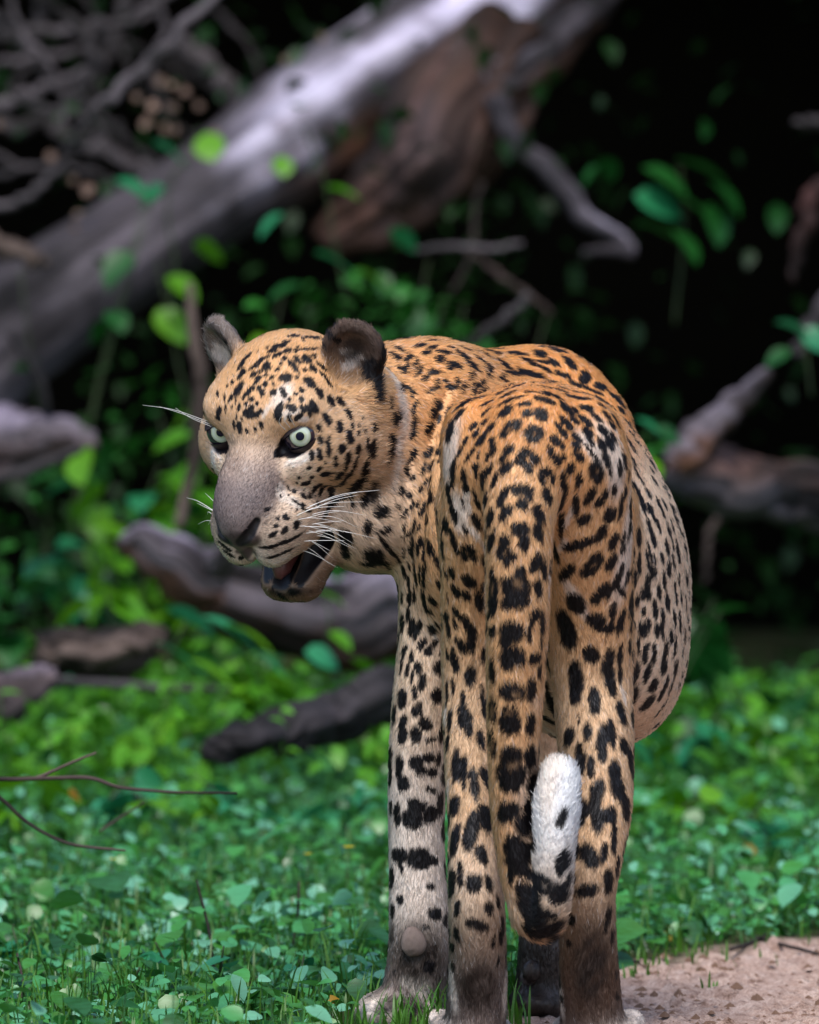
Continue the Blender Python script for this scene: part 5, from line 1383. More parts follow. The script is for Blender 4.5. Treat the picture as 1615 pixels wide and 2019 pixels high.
2559 1861 4543 33 39 -70 -27 -40 -10;2506 1731 4447 19 16 -69 -26 -39 -5;2590 1883 4340 14 7 -80 -35 -53 -4;2718 2305 4546 12 10 -65 -21 -32 -2;2673 2137 4472 11 8 -60 -19 -29 -2;
2688 2155 4359 15 14 -54 -24 -38 -5;2739 2339 4372 7 21 75 19 29 -3;2791 2563 4302 7 3 -81 -21 -33 0;2829 2861 4382 6 5 -61 -15 -24 0;2793 2643 4553 15 13 -81 -15 -23 -2;
2463 1612 4281 8 -5 -95 -31 -44 -1;2542 1742 4204 6 -5 -70 -25 -36 -1;2483 1599 4059 16 13 -59 -30 -43 -6;2535 1696 4065 12 28 63 27 37 -6;2389 1470 4135 5 -3 -60 -29 -38 -1;
2337 1391 4078 12 7 -70 -41 -53 -5;2306 1356 4120 11 6 -60 -20 -27 -2;2342 1425 4268 14 15 -38 -23 -32 -7;2665 2029 4172 7 -2 -81 -29 -45 -1;2726 2213 4114 18 38 93 25 38 -6;
2631 1895 3986 13 12 -70 -29 -44 -3;2675 2009 3910 22 36 77 22 34 -7;2777 2418 3973 19 32 67 27 42 -9;2814 2673 4114 5 4 -51 -17 -27 0;2577 1757 3891 26 36 -45 -27 -40 -13;
2378 1427 3906 7 8 -40 -25 -32 -3;2451 1528 3901 7 8 -40 -21 -28 -2;2191 924 3929 18 24 46 23 36 -10;2103 781 3935 6 13 -34 -20 -21 -3;2285 1303 3931 19 30 67 18 24 -6;
1372 1031 3984 14 6 -79 -27 44 -7;-57 2794 3788 11 -7 40 22 -30 -4;20 2713 3746 11 -15 -60 -24 16 -5;-82 2803 3650 6 -23 -70 -16 23 -2;-21 2724 3607 17 -5 64 20 -18 -4;
25 2684 3538 11 1 60 16 -9 -2;86 2668 3635 17 -12 -63 -35 11 -10;193 2659 3799 43 -2 0 0 -1 -39;315 2674 3630 56 22 -48 -41 -15 -48;330 2678 3762 14 6 -39 -19 -6 -7;
127 2646 3489 15 3 85 32 -3 -6;50 2656 3386 10 -9 -55 -26 9 -5;-77 2732 3321 17 -4 96 44 -46 -5;-159 2835 3153 14 -34 -79 -30 46 -8;284 2664 3355 13 8 -76 -55 -25 -8;
55 2642 3204 9 -5 -50 -36 9 -7;116 2634 3224 12 -3 -66 -28 0 -5;162 2632 3067 43 8 -51 -47 -8 -39;65 2632 2960 0 -2 -81 -53 8 0;-67 2696 3089 28 -17 78 29 -25 -9;
-72 2689 2946 15 -5 86 40 -32 -5;223 2651 2908 50 20 8 5 3 -30;-195 2852 2703 19 -20 107 34 -56 -3;-103 2695 2640 18 -10 101 36 -32 -5;-194 2825 2530 8 -20 -90 -24 39 -4;
71 2628 2674 66 -2 0 0 -1 -76;111 2629 2603 61 7 0 0 0 -51;193 2646 2724 60 21 -12 -9 -2 -50;290 2707 2700 12 6 70 26 25 -6;234 2670 2580 46 31 -2 0 2 -51;
-67 2663 2468 56 -32 2 0 -2 -79;223 2668 2402 55 34 -12 -5 -3 -30;60 2623 2257 72 1 -26 -21 -2 -57;132 2629 2236 41 7 0 0 -1 -51;-123 2698 2201 9 -9 -50 -26 25 -6;
-189 2797 2215 11 -17 -59 -20 31 -5;234 2675 2203 51 37 -2 0 -1 -41;315 2768 2258 35 50 -77 -37 -54 -14;449 750 3801 31 -18 -115 -33 29 -10;379 823 3848 10 -10 -59 -16 23 -4;
603 692 3654 54 -7 0 0 -2 -95;534 682 3425 14 -19 -78 -26 7 -5;518 651 3266 9 -33 -108 -40 14 -4;578 615 3198 26 -52 -145 -44 7 -8;434 760 3541 14 -22 -78 -18 15 -4;
738 679 3375 14 -25 -158 -24 -11 -2;708 577 3021 13 -22 -93 -34 -14 -4;738 681 3855 3 16 -81 -30 -7 -1;336 2721 3006 21 7 120 28 29 -7;404 724 3213 3 -31 -98 -22 28 -2;
379 707 2983 12 -31 -67 -23 34 -6;374 825 3468 10 -27 -108 -14 20 -2;356 2834 2561 14 9 111 43 68 -9;468 552 2762 13 -47 -147 -46 21 -5;538 507 2725 9 -45 -107 -36 26 -5;
542 457 2598 10 -29 -57 -22 15 -5;642 422 2590 12 -48 -141 -48 -2 -4;757 481 2646 28 -23 -105 -37 -27 -8;443 446 2379 15 -39 -81 -51 41 -12;529 688 3904 49 -21 -8 -3 5 -20;
618 664 3905 36 -3 0 0 6 -30;814 -470 3769 10 -12 -118 -27 40 -4;819 -458 3373 4 0 -119 -35 50 -4;819 -434 3036 4 4 -109 -29 40 -3;1015 -602 3914 113 -9 0 0 3 -84;
956 -585 3844 59 -19 1 0 3 -79;1084 -601 3874 49 3 0 0 3 -59;1005 -585 3558 118 -19 1 0 3 -84;986 -568 3359 69 -11 1 0 4 -59;986 -560 3250 99 -14 1 0 8 -99;
1198 -540 3575 4 12 -109 -45 -30 0;1188 -508 3238 9 21 -105 -44 -36 -2;996 -536 2923 94 -10 1 0 8 -94;996 -524 2745 138 -16 1 0 7 -109;986 -517 2655 99 -11 1 0 5 -79;
1189 -469 2919 43 53 -76 -52 -50 -27;1232 -540 3891 60 47 -2 0 4 -50;1214 -415 2649 29 36 103 49 66 -17;967 -499 2417 89 -34 2 0 4 -60;1185 -447 2394 60 50 -3 0 0 -40;
756 365 2344 50 30 -2 0 -16 -44;1373 1162 3802 13 -58 82 31 -45 -3;1277 -480 3760 5 0 59 18 24 -3;1800 667 3865 80 -5 0 0 14 -81;1652 723 3583 7 -16 -199 -69 33 -4;
1971 710 3783 34 0 126 54 23 -15;1991 723 3623 19 -1 -108 -55 -26 -8;2011 716 3513 12 -9 -68 -36 -22 -5;1835 640 3397 4 -40 -128 -58 2 -2;1436 1743 3280 31 -273 213 43 -22 -7;
1390 2056 3143 36 51 -64 -34 56 -23;1581 647 3047 8 14 89 44 -48 -1;1764 550 3102 7 -29 -83 -34 9 -3;1680 623 3228 8 -19 -43 -14 7 -3;1938 535 3063 38 38 101 66 5 -24;
2008 570 3091 4 -42 -128 -36 -15 0;1907 483 2916 10 -37 -117 -45 -5 -4;2106 710 3273 9 -32 -108 -37 -37 -1;2129 619 2958 7 -21 -83 -39 -44 -1;2215 903 3213 25 26 -67 -33 -54 -9;
2253 1284 3656 27 9 102 48 72 -16;2383 1468 3637 23 0 88 30 40 -10;2453 1624 3508 24 -4 67 41 60 -17;2247 1463 3405 30 97 -81 -48 -29 -16;2394 1700 3323 45 -23 80 38 60 -24;
2356 1399 3821 7 5 80 29 37 -4;2450 1526 3816 3 7 -91 -25 -33 1;2566 1730 3836 9 14 -50 -31 -45 -3;2663 1973 3835 7 12 -40 -25 -38 -2;2753 2309 3820 7 13 -41 -21 -32 -2;
2556 1725 3700 23 22 82 38 57 -13;2681 2074 3659 14 5 80 37 58 -9;2559 1851 3467 56 19 118 27 43 -14;2635 2052 3477 41 29 69 20 35 -13;2545 2080 3263 66 22 77 11 22 -10;
2093 795 3659 3 -1 -80 -24 -23 0;2092 783 3850 3 12 -71 -27 -27 0;1699 521 2824 33 -57 -122 -46 22 -14;1797 438 2759 8 -39 -97 -37 15 -4;2036 448 2698 20 50 105 60 29 -12;
2071 418 2550 11 -37 -127 -63 -46 -3;2201 686 2785 13 -11 -149 -35 -54 0;1855 336 2486 22 47 145 59 -7 -8;2156 465 2368 24 49 84 36 49 -12;1785 306 2348 59 -23 1 0 -20 -59;
1984 306 2338 60 19 -1 0 -9 -29;32 2622 2105 103 -14 1 0 -2 -92;215 2662 2137 22 13 -61 -73 -48 -24;-128 2703 2134 8 -9 -86 -32 34 -5;-105 2670 1735 78 -65 4 0 -4 -73;
101 2602 1705 115 9 -1 0 -8 -103;250 2659 1678 46 35 -2 0 -5 -41;-186 2777 1521 5 -12 -59 -23 36 -4;319 2775 2245 12 18 -69 -32 -47 -3;342 2844 1988 18 24 -101 -36 -60 -3;
446 325 2035 11 -56 -131 -40 54 -7;613 261 2140 33 59 184 66 -16 -11;748 328 2259 4 -41 -114 -63 -32 0;714 189 1909 15 -23 -82 -53 -16 -8;964 -494 2366 85 -36 74 51 -15 -60;
1020 -495 2043 89 -16 1 0 2 -100;1120 -497 1977 89 12 -1 0 -3 -100;1142 -478 2254 51 21 -90 -85 -38 -47;1493 -755 2315 30 11 83 38 8 -14;1471 -756 1894 38 10 104 29 14 -12;
1700 345 2303 3 -55 -118 -62 46 -5;1845 296 2362 18 -74 -219 -58 2 -5;1968 284 2284 81 25 -2 0 -20 -75;2151 449 2330 10 2 -112 -41 -58 0;2024 260 2050 24 41 130 31 23 -7;
1776 157 1900 61 -38 -104 -66 -3 -38;1643 254 1939 16 20 87 39 -25 -5;1921 177 1921 26 28 93 35 11 -10;2140 479 2014 16 3 88 18 30 -5;1752 98 1557 97 -8 14 8 0 -58;
1608 162 1631 37 -25 46 17 -16 -13;2058 289 1779 17 15 96 23 33 -6;-182 2764 1513 17 -20 97 30 -47 -2;-95 2655 1643 31 -30 -51 -18 13 -11;216 2597 1422 46 23 -2 0 -4 -24;
-100 2620 1293 31 -26 2 0 -5 -46;-171 2703 1170 21 -27 60 27 -41 -7;267 2580 1148 63 40 -3 0 -11 -58;364 2673 1080 20 21 -37 -36 -55 -16;415 264 1623 34 -65 -89 -42 62 -20;
504 171 1709 19 -38 -105 -29 20 -7;638 105 1634 79 -5 0 0 -16 -84;782 137 1632 7 -15 -78 -36 -18 -2;474 151 1377 30 -29 54 29 -28 -15;782 99 1386 45 19 -1 0 -2 -55;
872 177 1445 25 26 -45 -17 -23 -8;618 85 1233 68 -7 -12 -8 7 -45;722 92 1197 51 4 18 15 10 -43;464 200 1120 19 -38 54 26 -31 -7;420 319 991 30 -45 3 0 10 -51;
912 250 1146 29 54 -110 -27 -39 -4;832 176 1042 5 20 -61 -18 -14 -1;878 270 845 6 16 -37 -18 -20 -2;435 344 780 13 -12 -47 -21 32 -8;-156 2600 555 22 -25 2 0 -2 -20;
170 2517 1020 31 6 0 0 -3 -20;200 2514 613 51 20 -2 0 5 -62;-396 2760 287 14 -12 1 0 -21 -13;1121 -516 1598 84 -19 1 0 -3 -84;1224 -610 1565 55 -89 -14 -12 15 -34;
1166 -503 1765 64 -1 -76 -38 -7 -31;998 -474 1763 8 -11 99 29 -15 -2;1160 -565 1354 17 -17 -96 -43 32 -10;1229 -622 1299 29 -9 -78 -33 29 -14;1351 -693 1363 76 4 -36 -17 11 -37;
1195 -548 1185 64 8 -76 -27 49 -27;1498 -700 1551 24 3 65 47 41 -20;1478 -746 1801 15 2 57 29 13 -9;1548 -674 1707 21 20 54 25 35 -11;1597 199 1269 35 -30 2 0 12 -51;
1573 280 1034 29 -31 2 0 6 -26;1965 221 1287 19 38 -70 -30 -36 -5;1935 224 1148 20 18 -1 0 4 -18;2012 332 1100 18 30 -49 -25 -36 -6;2050 442 712 4 5 -50 -16 -25 1;
2060 458 486 25 36 -3 0 -1 -28;1517 517 456 9 -8 -49 -21 35 -7;1549 4345 544 3 2 -37 -13 -13 0;1974 178 1644 25 34 -94 -41 -45 -8;-1250 2081 6574 54 -20 -19 -15 -25 -41;
-1013 2059 6535 20 -34 -53 -41 -21 -15;-902 2030 6425 10 -23 -52 -31 -22 -5;-1273 2001 6433 19 -30 -50 -27 1 -10;-1091 1996 6457 28 2 0 0 -16 -25;-1146 1974 6418 22 -1 0 0 -10 -19;
-1172 2159 6691 31 -49 -65 -26 -9 -12;-1133 2209 6753 15 -32 -41 -30 -10 -11;-1038 2230 6761 44 11 0 0 -34 -41;-974 2173 6667 35 12 0 0 -24 -31;-1061 2139 6652 19 3 0 0 -14 -19;
-967 2278 6792 22 6 0 0 -17 -19;-1376 2026 6425 32 -11 0 0 -13 -28;-1193 1921 6277 51 -13 -18 -12 -6 -32;-1074 1915 6269 24 -5 -41 -19 -4 -11;-1019 1924 6253 23 7 -49 -20 -6 -9;
-964 1948 6284 31 9 -55 -33 -17 -19;-1114 1911 6190 34 -2 28 18 6 -22;-1209 1919 6174 7 6 -41 -22 4 -4;-1319 1948 6237 16 4 93 37 -14 -6;-792 2084 6337 9 -14 -53 -31 -29 -5;
-705 2159 6343 13 -23 -48 -24 -25 -6;-838 2011 6164 24 -3 -65 -33 -12 -12;-712 2031 6093 5 -16 -59 -31 -11 -2;-610 2049 5982 18 2 -67 -40 -23 -10;-618 2129 6209 14 -22 -51 -21 -17 -5;
-823 1987 5881 4 5 -103 -25 1 -1;-901 1993 5959 11 -1 -43 -24 4 -7;-917 1992 6078 11 4 -40 -21 -2 -6;-688 2012 5864 41 15 0 0 4 -41;-523 2116 5861 14 4 52 24 23 -7;
-381 2249 5858 3 15 -87 -32 -30 0;-429 2198 5915 11 14 -63 -19 -18 -3;-358 2288 6071 8 0 -44 -19 -15 -3;-989 2015 5809 4 2 -47 -25 4 -2;-910 2003 5809 9 7 -53 -28 5 -5;
-752 2027 5737 4 23 -54 -19 -3 -2;-626 2066 5768 12 25 -46 -27 -13 -7;-649 2087 5696 7 31 -44 -19 -8 -3;-563 2150 5694 9 -58 96 16 14 -2;-461 2277 5628 15 70 -88 -31 -18 -5;
-910 2051 5666 16 -15 28 19 7 -11;-847 2091 5617 25 -25 30 24 22 -21;-713 2136 5600 38 17 0 0 39 -36;-626 2188 5598 32 21 -1 0 33 -29;-698 2280 5517 10 -83 59 22 10 -4;
-556 2359 5490 18 -75 67 43 20 -12;-1013 2041 5674 25 2 0 0 7 -19;-990 2103 5577 22 7 0 0 18 -19;-1045 2141 5521 34 21 -7 -4 22 -22;-944 2254 5478 17 -33 46 21 26 -8;
-881 2338 5467 14 -40 53 21 28 -7;-795 2452 5440 19 49 -55 -39 -9 -14;-1077 2166 5393 31 18 -1 0 -13 -28;-1014 2213 5392 5 -4 -28 -19 -18 -3;-1164 2152 5441 22 4 0 0 -10 -22;
-1219 2148 5465 18 1 -22 -10 -7 -8;-928 2287 5302 3 13 37 16 21 -2;-1014 2158 5235 28 31 -1 0 -4 -16;-1077 2123 5308 16 13 0 0 -8 -16;-1148 2090 5332 39 4 -27 -7 -10 -10;
-1092 2100 5285 24 9 -25 -9 -11 -9;-1438 1933 5258 28 12 0 0 -1 -25;-1249 1985 5185 31 11 0 0 -8 -31;-1328 1959 5163 22 6 0 0 -3 -19;-1351 1947 5100 22 4 0 0 -1 -19;
-1139 2031 5105 26 17 31 22 16 -19;-1257 1973 5051 34 8 23 14 8 -21;-1375 1949 5013 44 0 31 13 6 -18;-1281 2007 4921 190 45 50 4 11 -17;-1298 2080 4811 137 42 35 3 13 -13;
-1871 2284 4882 69 -25 -39 -7 14 -13;-1824 2312 4802 60 -6 -35 -7 14 -11;-1325 2375 6893 42 -34 -15 -8 -29 -23;-1395 2333 6838 38 -24 -6 -4 -24 -21;-1254 2413 6932 41 -7 0 0 -27 -19;
-1176 2519 6994 44 25 16 7 -28 -17;-1015 2336 6862 67 43 17 4 -16 -15;-985 2539 6978 48 54 22 10 -26 -20;-808 2209 6999 47 -81 -26 -13 1 -22;-872 2276 6879 32 -48 1 0 -4 -22;
-1236 2298 6847 35 -5 0 0 -27 -25;-1339 2271 6800 38 -11 0 0 -25 -25;-1441 2209 6690 17 -43 -44 -36 5 -13;-1498 2293 6752 22 26 38 20 -23 -11;-1569 2271 6681 42 -29 1 0 -20 -22;
-1568 2213 6611 32 -19 0 0 -18 -25;-1528 2164 6572 35 -17 0 0 -16 -25;-1696 2315 6609 40 9 57 21 -34 -14;-1698 2424 6710 9 -53 -43 -32 27 -6;-1643 2451 6781 32 0 27 13 -28 -14;
-1551 2149 6525 26 -14 0 0 -12 -22;-1614 2142 6438 27 4 46 17 -15 -9;-1727 2234 6452 40 0 69 25 -30 -14;-1662 2154 6390 17 -1 30 14 -13 -8;-1598 2104 6360 29 -16 0 0 -6 -22;
-1487 2070 6424 16 -19 -27 -22 4 -13;-1456 2102 6518 11 -20 -29 -24 5 -9;-1392 2117 6581 22 -7 0 0 -12 -19;-1519 2105 6471 6 -17 -31 -22 8 -4;-1575 2133 6470 22 -12 0 0 -9 -19;
-1606 2085 6234 32 -15 55 28 -16 -15;-1566 2063 6203 48 -25 1 0 1 -38;-1502 2030 6235 32 -16 0 0 -1 -22;-1661 2119 6233 12 -6 33 18 -12 -6;-1718 2167 6279 12 -4 33 15 -13 -5;
-1710 2161 6074 9 -2 -53 -25 22 -5;-1638 2113 6043 5 0 -28 -13 8 -2;-1494 2041 6100 10 3 -37 -22 10 -6;-1550 2069 6060 4 2 -25 -19 7 -3;-1766 2211 6104 3 2 -38 -13 14 -1;
-1646 2120 6312 13 -3 22 14 -11 -8;-1534 2057 6313 11 -1 19 14 -9 -8;-1806 2264 6357 24 -7 41 14 -16 -8;-1442 2295 6783 32 -16 0 0 -20 -19;-1267 2227 6769 29 -4 0 0 -19 -22;
-1330 2153 6659 29 -6 0 0 -15 -22;-1298 2187 6714 22 -4 0 0 -12 -16;-1504 2201 6643 22 -11 0 0 -14 -19;-1919 2348 6212 28 -33 47 22 -23 -12;-1291 2156 5802 49 -36 42 15 -18 -18;
-1925 2667 5879 49 -90 -80 -27 -5 -16;-888 2229 6690 45 -10 -53 -12 -13 -10;-840 2170 6564 48 -15 -82 -14 -17 -8;-795 2497 5296 100 117 43 12 19 -26;-446 2464 5368 33 -32 90 39 2 -14;
-287 2466 5225 70 5 0 0 -2 -63;-430 2475 5066 16 -12 62 46 -3 -12;-239 2487 5034 66 6 24 12 10 -33;-208 2586 4840 82 138 -159 -20 5 -11;-367 2646 4758 95 0 0 0 98 -83;
-351 2743 4691 125 36 -23 -6 45 -33;-661 2666 4821 14 -82 81 41 -12 -7;-224 2879 4638 22 -3 0 0 29 -20;-653 2565 4968 14 25 -79 -57 33 -11;-1371 2795 4450 32 -17 1 0 -2 -19;
-1291 2777 4355 35 -26 1 0 25 -23;-1178 2673 4407 41 -22 8 4 8 -22;-1098 2642 4472 29 -6 0 0 -4 -19;-1243 2722 4469 26 -29 1 0 -11 -16;-286 2292 6657 15 154 -176 -41 -48 -3;
1059 -500 1873 65 -8 -112 -86 10 -51;1198 -590 1431 102 -129 -51 -54 48 -98;1266 -688 1662 78 -97 7 0 3 -100;1381 -617 1208 128 42 19 11 49 -63;1454 -729 1565 69 27 -14 -17 10 -99;
1514 -732 1889 50 40 -3 0 8 -80;-1450 2149 6601 2 -13 -19 -16 2 -6;-1852 2283 6263 -3 -2 -34 -11 10 0;-1213 1953 6359 9 -11 -21 -15 0 -6;-1842 2374 6480 -1 -12 -17 -10 4 -11;
-893 2397 6874 17 -5 -2 -13 -2 1;-883 2572 6953 12 -8 -8 -13 -3 5;-1867 2329 6366 -8 -8 -34 -11 10 -4;-1373 2071 6513 9 -14 -19 -16 0 -8;-1743 2182 6176 0 1 -31 -10 9 2;
-1939 2436 6401 -8 -11 -29 -11 8 -10;-1685 2135 6161 9 -6 -22 -9 6 -8;-1749 2206 6337 -5 -4 -25 -9 8 -1;-1437 2396 6871 -11 -11 -13 -14 4 -3;-1789 2227 6275 -5 2 -21 -7 7 3;
-1090 1945 6364 -1 -15 -31 -22 0 1;-1154 2290 6843 22 -16 -16 -19 -7 -6;-1072 2451 6953 22 -14 -11 -19 -6 -1;-1764 2547 6719 -1 -7 -5 -8 1 -9;-1535 2416 6834 -5 -9 -10 -11 2 -5;
-1129 2350 6892 11 -13 -11 -16 -3 -2;-1132 2080 6583 5 -14 -20 -18 -1 -2;-1789 2346 6525 -4 -15 -23 -14 6 -12;-1784 2409 6597 -4 -10 -13 -9 3 -9;-516 2148 6099 4 -4 -18 -7 -6 2;
-520 2122 6030 -3 -10 -31 -12 -9 9;-576 2505 5295 1 0 -36 -19 7 0;-375 2395 5518 -1 10 -17 -13 -3 -5;-851 2023 5727 11 7 -16 -11 2 -5;-478 2222 6177 5 -4 -19 -8 -6 1;
-802 2163 5560 -5 8 -6 -12 -1 0;-583 2093 6095 7 -6 -29 -13 -8 1;-766 2089 5632 -10 10 -14 -13 -4 1;-458 2184 6043 10 4 -24 -6 -8 -7;-1297 2062 5392 9 -5 -21 -10 -7 -1;
-958 2271 5391 4 2 -16 -3 -5 -3;-1330 2046 5491 -1 -1 -24 -7 -7 1;-1138 2060 5262 0 -7 -17 -9 -4 4;-886 2343 5230 -1 -3 -16 -2 -4 3;-1139 2114 5526 8 8 -8 -9 2 -2;
-969 2224 5280 6 3 -19 -3 -6 -5;-1064 2185 5453 -6 1 -17 -8 -4 2;-1117 2072 5577 1 11 -16 -15 0 -2;-1215 2109 5400 3 -10 -15 -13 -3 3;'''
def parse_marks(ty):
    rows = [r.split() for r in MARKS[ty].replace('\n', '').split(';') if r.strip()]
    a = np.array(rows, float).reshape(-1, 3, 3) * 1e-4
    if ty == 'k':
        a[:, 1:] *= 1.16
    return a


def blot(p, marks, wob, edge=0.16, soft=None):
    """0..1 coverage of every point by the elliptical markings"""
    cov = np.zeros(len(p))
    order = np.argsort(p[:, 0])
    xs = p[order, 0]
    for c, u, v in marks:
        la, lb = np.linalg.norm(u), np.linalg.norm(v)
        R = max(la, lb) * 1.35
        i0, i1 = np.searchsorted(xs, [c[0] - R, c[0] + R])
        s = order[i0:i1]
        q = p[s] - c
        m = (np.abs(q) < R).all(1)
        s, q = s[m], q[m]
        n = np.cross(u, v); n /= np.linalg.norm(n) + 1e-12
        du, dv = q @ (u / la ** 2), q @ (v / lb ** 2)
        if soft:
            d = np.sqrt(du * du + dv * dv)
            k = sstep(1.0, soft, d)
        else:
            d = (np.abs(du) ** 2.4 + np.abs(dv) ** 2.4) ** (1 / 2.4) + wob[s] * min(0.22, 0.0011 / min(la, lb))
            k = sstep(1.0 + edge, 1.0 - edge, d)
        k = k * (np.abs(q @ n) < max(la, lb) * 0.7 + 0.005)
        cov[s] = np.maximum(cov[s], k)
    return cov


# more rosettes where the photograph cannot see: far side, belly, inner legs
def hidden_marks():
    tocam = CAM - BV
    tocam /= np.linalg.norm(tocam, axis=1)[:, None]
    r = np.random.default_rng(3)
    cand = np.where(((BN * tocam).sum(1) < 0.12) & (vcut < 0.1))[0]
    r.shuffle(cand)
    out, cs = [], np.zeros((0, 3))
    for i in cand[:9000]:
        c = BV[i]
        if c[2] < 0.06:
            continue
        sp = 0.013 if HW[i] > 0.4 else 0.026
        if len(cs) and (np.linalg.norm(cs - c, axis=1) < sp).any():
            continue
        cs = np.vstack([cs, c])
        t = vd[i] - BN[i] * (vd[i] @ BN[i])
        t /= np.linalg.norm(t) + 1e-9
        b = np.cross(BN[i], t)
        s = sp * 0.3
        if HW[i] > 0.4 or c[2] < 0.3 or r.random() < 0.3:
            out.append((c, t * s * 1.2, b * s * 0.8))
        else:
            for k in range(4):
                a = k * 1.57 + r.uniform(0, 0.6)
                out.append((c + (t * math.cos(a) + b * math.sin(a)) * s * 0.95, t * s * 0.6, b * s * 0.45))
    return np.array(out)


MK = {k: parse_marks(k) for k in 'wdngk'}
MK['k'] = np.concatenate([MK['k'], hidden_marks()])


def coat_colour(p, base):
    """ground colour plus markings at points p"""
    wob = vnoise(p, 260, 1) + 0.6 * vnoise(p, 620, 2)
    c = base.copy()
    a = blot(p, MK['w'], wob, soft=0.45)[:, None] * 0.8
    c = c * (1 - a) + lin(242, 226, 212) * a
    a = blot(p, MK['d'], wob, soft=0.35)[:, None] * np.clip(0.90 + 0.3 * vnoise(p, 150, 5), 0, 1)[:, None]
    c = c * (1 - a) + lin(46, 37, 33) * a
    a = blot(p, MK['n'], wob, soft=0.6)[:, None] * 0.85
    c = c * (1 - a) + lin(62, 50, 50) * a
    ink = blot(p, MK['k'], wob)
    ink = ink * (1 - 0.32 * blot(p, MK['g'], wob, soft=0.2))
    return c * (1 - ink[:, None]) + INK * ink[:, None], ink


def ground_tone(p, c, seed=0):
    """slow drift of the ground colour from hair to hair, warm to pale"""
    n = vnoise(p, 38, 4) * 0.5 + vnoise(p, 110, 6) * 0.35
    return np.clip(c * (1 + 0.10 * n[:, None]) + n[:, None] * np.array([0.0, 0.006, 0.010]), 0, 1)


BC0 = ground_tone(BV, vc)
BC, _ink = coat_colour(BV, BC0)
BC = BC * (1 - vcut[:, None]) + ccut * vcut[:, None]

skin, nt, b = new_mat('coat_skin')
at = nt.nodes.new('ShaderNodeAttribute'); at.attribute_name = 'coat'
nt.links.new(at.outputs['Color'], b.inputs['Base Color'])
b.inputs['Specular IOR Level'].default_value = 0.35
tx = nt.nodes.new('ShaderNodeTexNoise'); tx.inputs['Scale'].default_value = 900; tx.inputs['Detail'].default_value = 3
bp = nt.nodes.new('ShaderNodeBump'); bp.inputs['Distance'].default_value = 0.0006; bp.inputs['Strength'].default_value = 0.5
nt.links.new(tx.outputs['Fac'], bp.inputs['Height']); nt.links.new(bp.outputs['Normal'], b.inputs['Normal'])
b.inputs['Roughness'].default_value = 0.42

leopard = empty('leopard', P(1050, 2070, 0.3), 'spotted leopard standing with its back to us, looking over its shoulder with open mouth', 'leopard')
body = np_mesh('body', BV, BQ, skin, leopard)
ca = body.data.color_attributes.new('coat', 'FLOAT_COLOR', 'POINT')
ca.data.foreach_set('color', np.concatenate([BC, np.ones((len(BC), 1))], 1).astype(np.float32).ravel())

# ---- fur: one strand object, strands rooted all over the body -------------------------
N_FUR = 430000
frng = np.random.default_rng(11)
T3 = np.concatenate([BQ[:, [0, 1, 2]], BQ[:, [0, 2, 3]]])
e1, e2 = BV[T3[:, 1]] - BV[T3[:, 0]], BV[T3[:, 2]] - BV[T3[:, 0]]
area = 0.5 * np.linalg.norm(np.cross(e1, e2), axis=1)
fcen = BV[T3].mean(1)
tcam = CAM - fcen
tcam /= np.linalg.norm(tcam, axis=1)[:, None]
facing = (BN[T3].mean(1) * tcam).sum(1)
hw = HW[T3].mean(1)
dens = area * np.where(facing > -0.25, 1.0, 0.35) * (1 + 1.5 * hw) * (vf[T3].mean(1) > 0.0016) * (vcut[T3].max(1) < 0.5)
cum = np.cumsum(dens)
tri = np.searchsorted(cum, frng.random(N_FUR) * cum[-1])
r1, r2 = np.sqrt(frng.random(N_FUR)), frng.random(N_FUR)
W3 = np.stack([1 - r1, r1 * (1 - r2), r1 * r2], 1)[:, :, None]


def at_root(a):
    return (a[T3[tri]] * W3).sum(1) if a.ndim == 2 else (a[T3[tri]] * W3[:, :, 0]).sum(1)


root, nrm, flow = at_root(BV), at_root(BN), at_root(vd)
nrm /= np.linalg.norm(nrm, axis=1)[:, None]
L = at_root(vf) * frng.uniform(0.7, 1.2, N_FUR)
hc = at_root(BC0)
flow = flow + 0.35 * np.stack([vnoise(root, 60, 7), vnoise(root, 60, 8), vnoise(root, 60, 9)], 1) * np.linalg.norm(flow, axis=1)[:, None]
flow = flow - nrm * (flow * nrm).sum(1)[:, None]
flow /= np.linalg.norm(flow, axis=1)[:, None] + 1e-9
side = np.cross(nrm, flow)
jit = frng.normal(0, 0.22, N_FUR)[:, None]
tip_g = at_root(vg[:, [GROUPS.index('tip')]])[:, 0]
flow = flow + side * jit * (1 + tip_g[:, None])
lift = frng.uniform(0.12, 0.42, N_FUR) + 0.35 * tip_g
col, ink = coat_colour(root + flow * (L * 0.4)[:, None], hc)
vcr = at_root(vcut)
col = col * (1 + frng.normal(0, 0.11, N_FUR)[:, None] * (1 - 0.5 * ink[:, None]))
nosy = (at_root(vf) < 0.0046) & (at_root(HW) > 0.5)
col[nosy] *= 1 + frng.normal(0, 0.26, nosy.sum())[:, None] + 0.25 * vnoise(root[nosy], 700, 3)[:, None]
stray = (frng.random(N_FUR) < 0.05) & (ink < 0.4) & (L > 0.0045) & (col.mean(1) > 0.12)
col[stray] = col[stray] * 0.65 + WHITE * 0.35
stray = (frng.random(N_FUR) < 0.04)
col[stray] *= 0.45
col = np.clip(col, 0.004, 0.95)
SEG = np.array([0.0, 0.35, 0.7, 1.0])
pos = root[:, None, :] - nrm[:, None, :] * 0.0004 + flow[:, None, :] * (L[:, None] * SEG)[:, :, None] \
    + nrm[:, None, :] * (L[:, None] * lift[:, None] * (SEG * 1.25 - 0.55 * SEG ** 2))[:, :, None]
pos[:, 2:, :] += side[:, None, :] * (L * frng.normal(0, 0.10, N_FUR))[:, None, None]
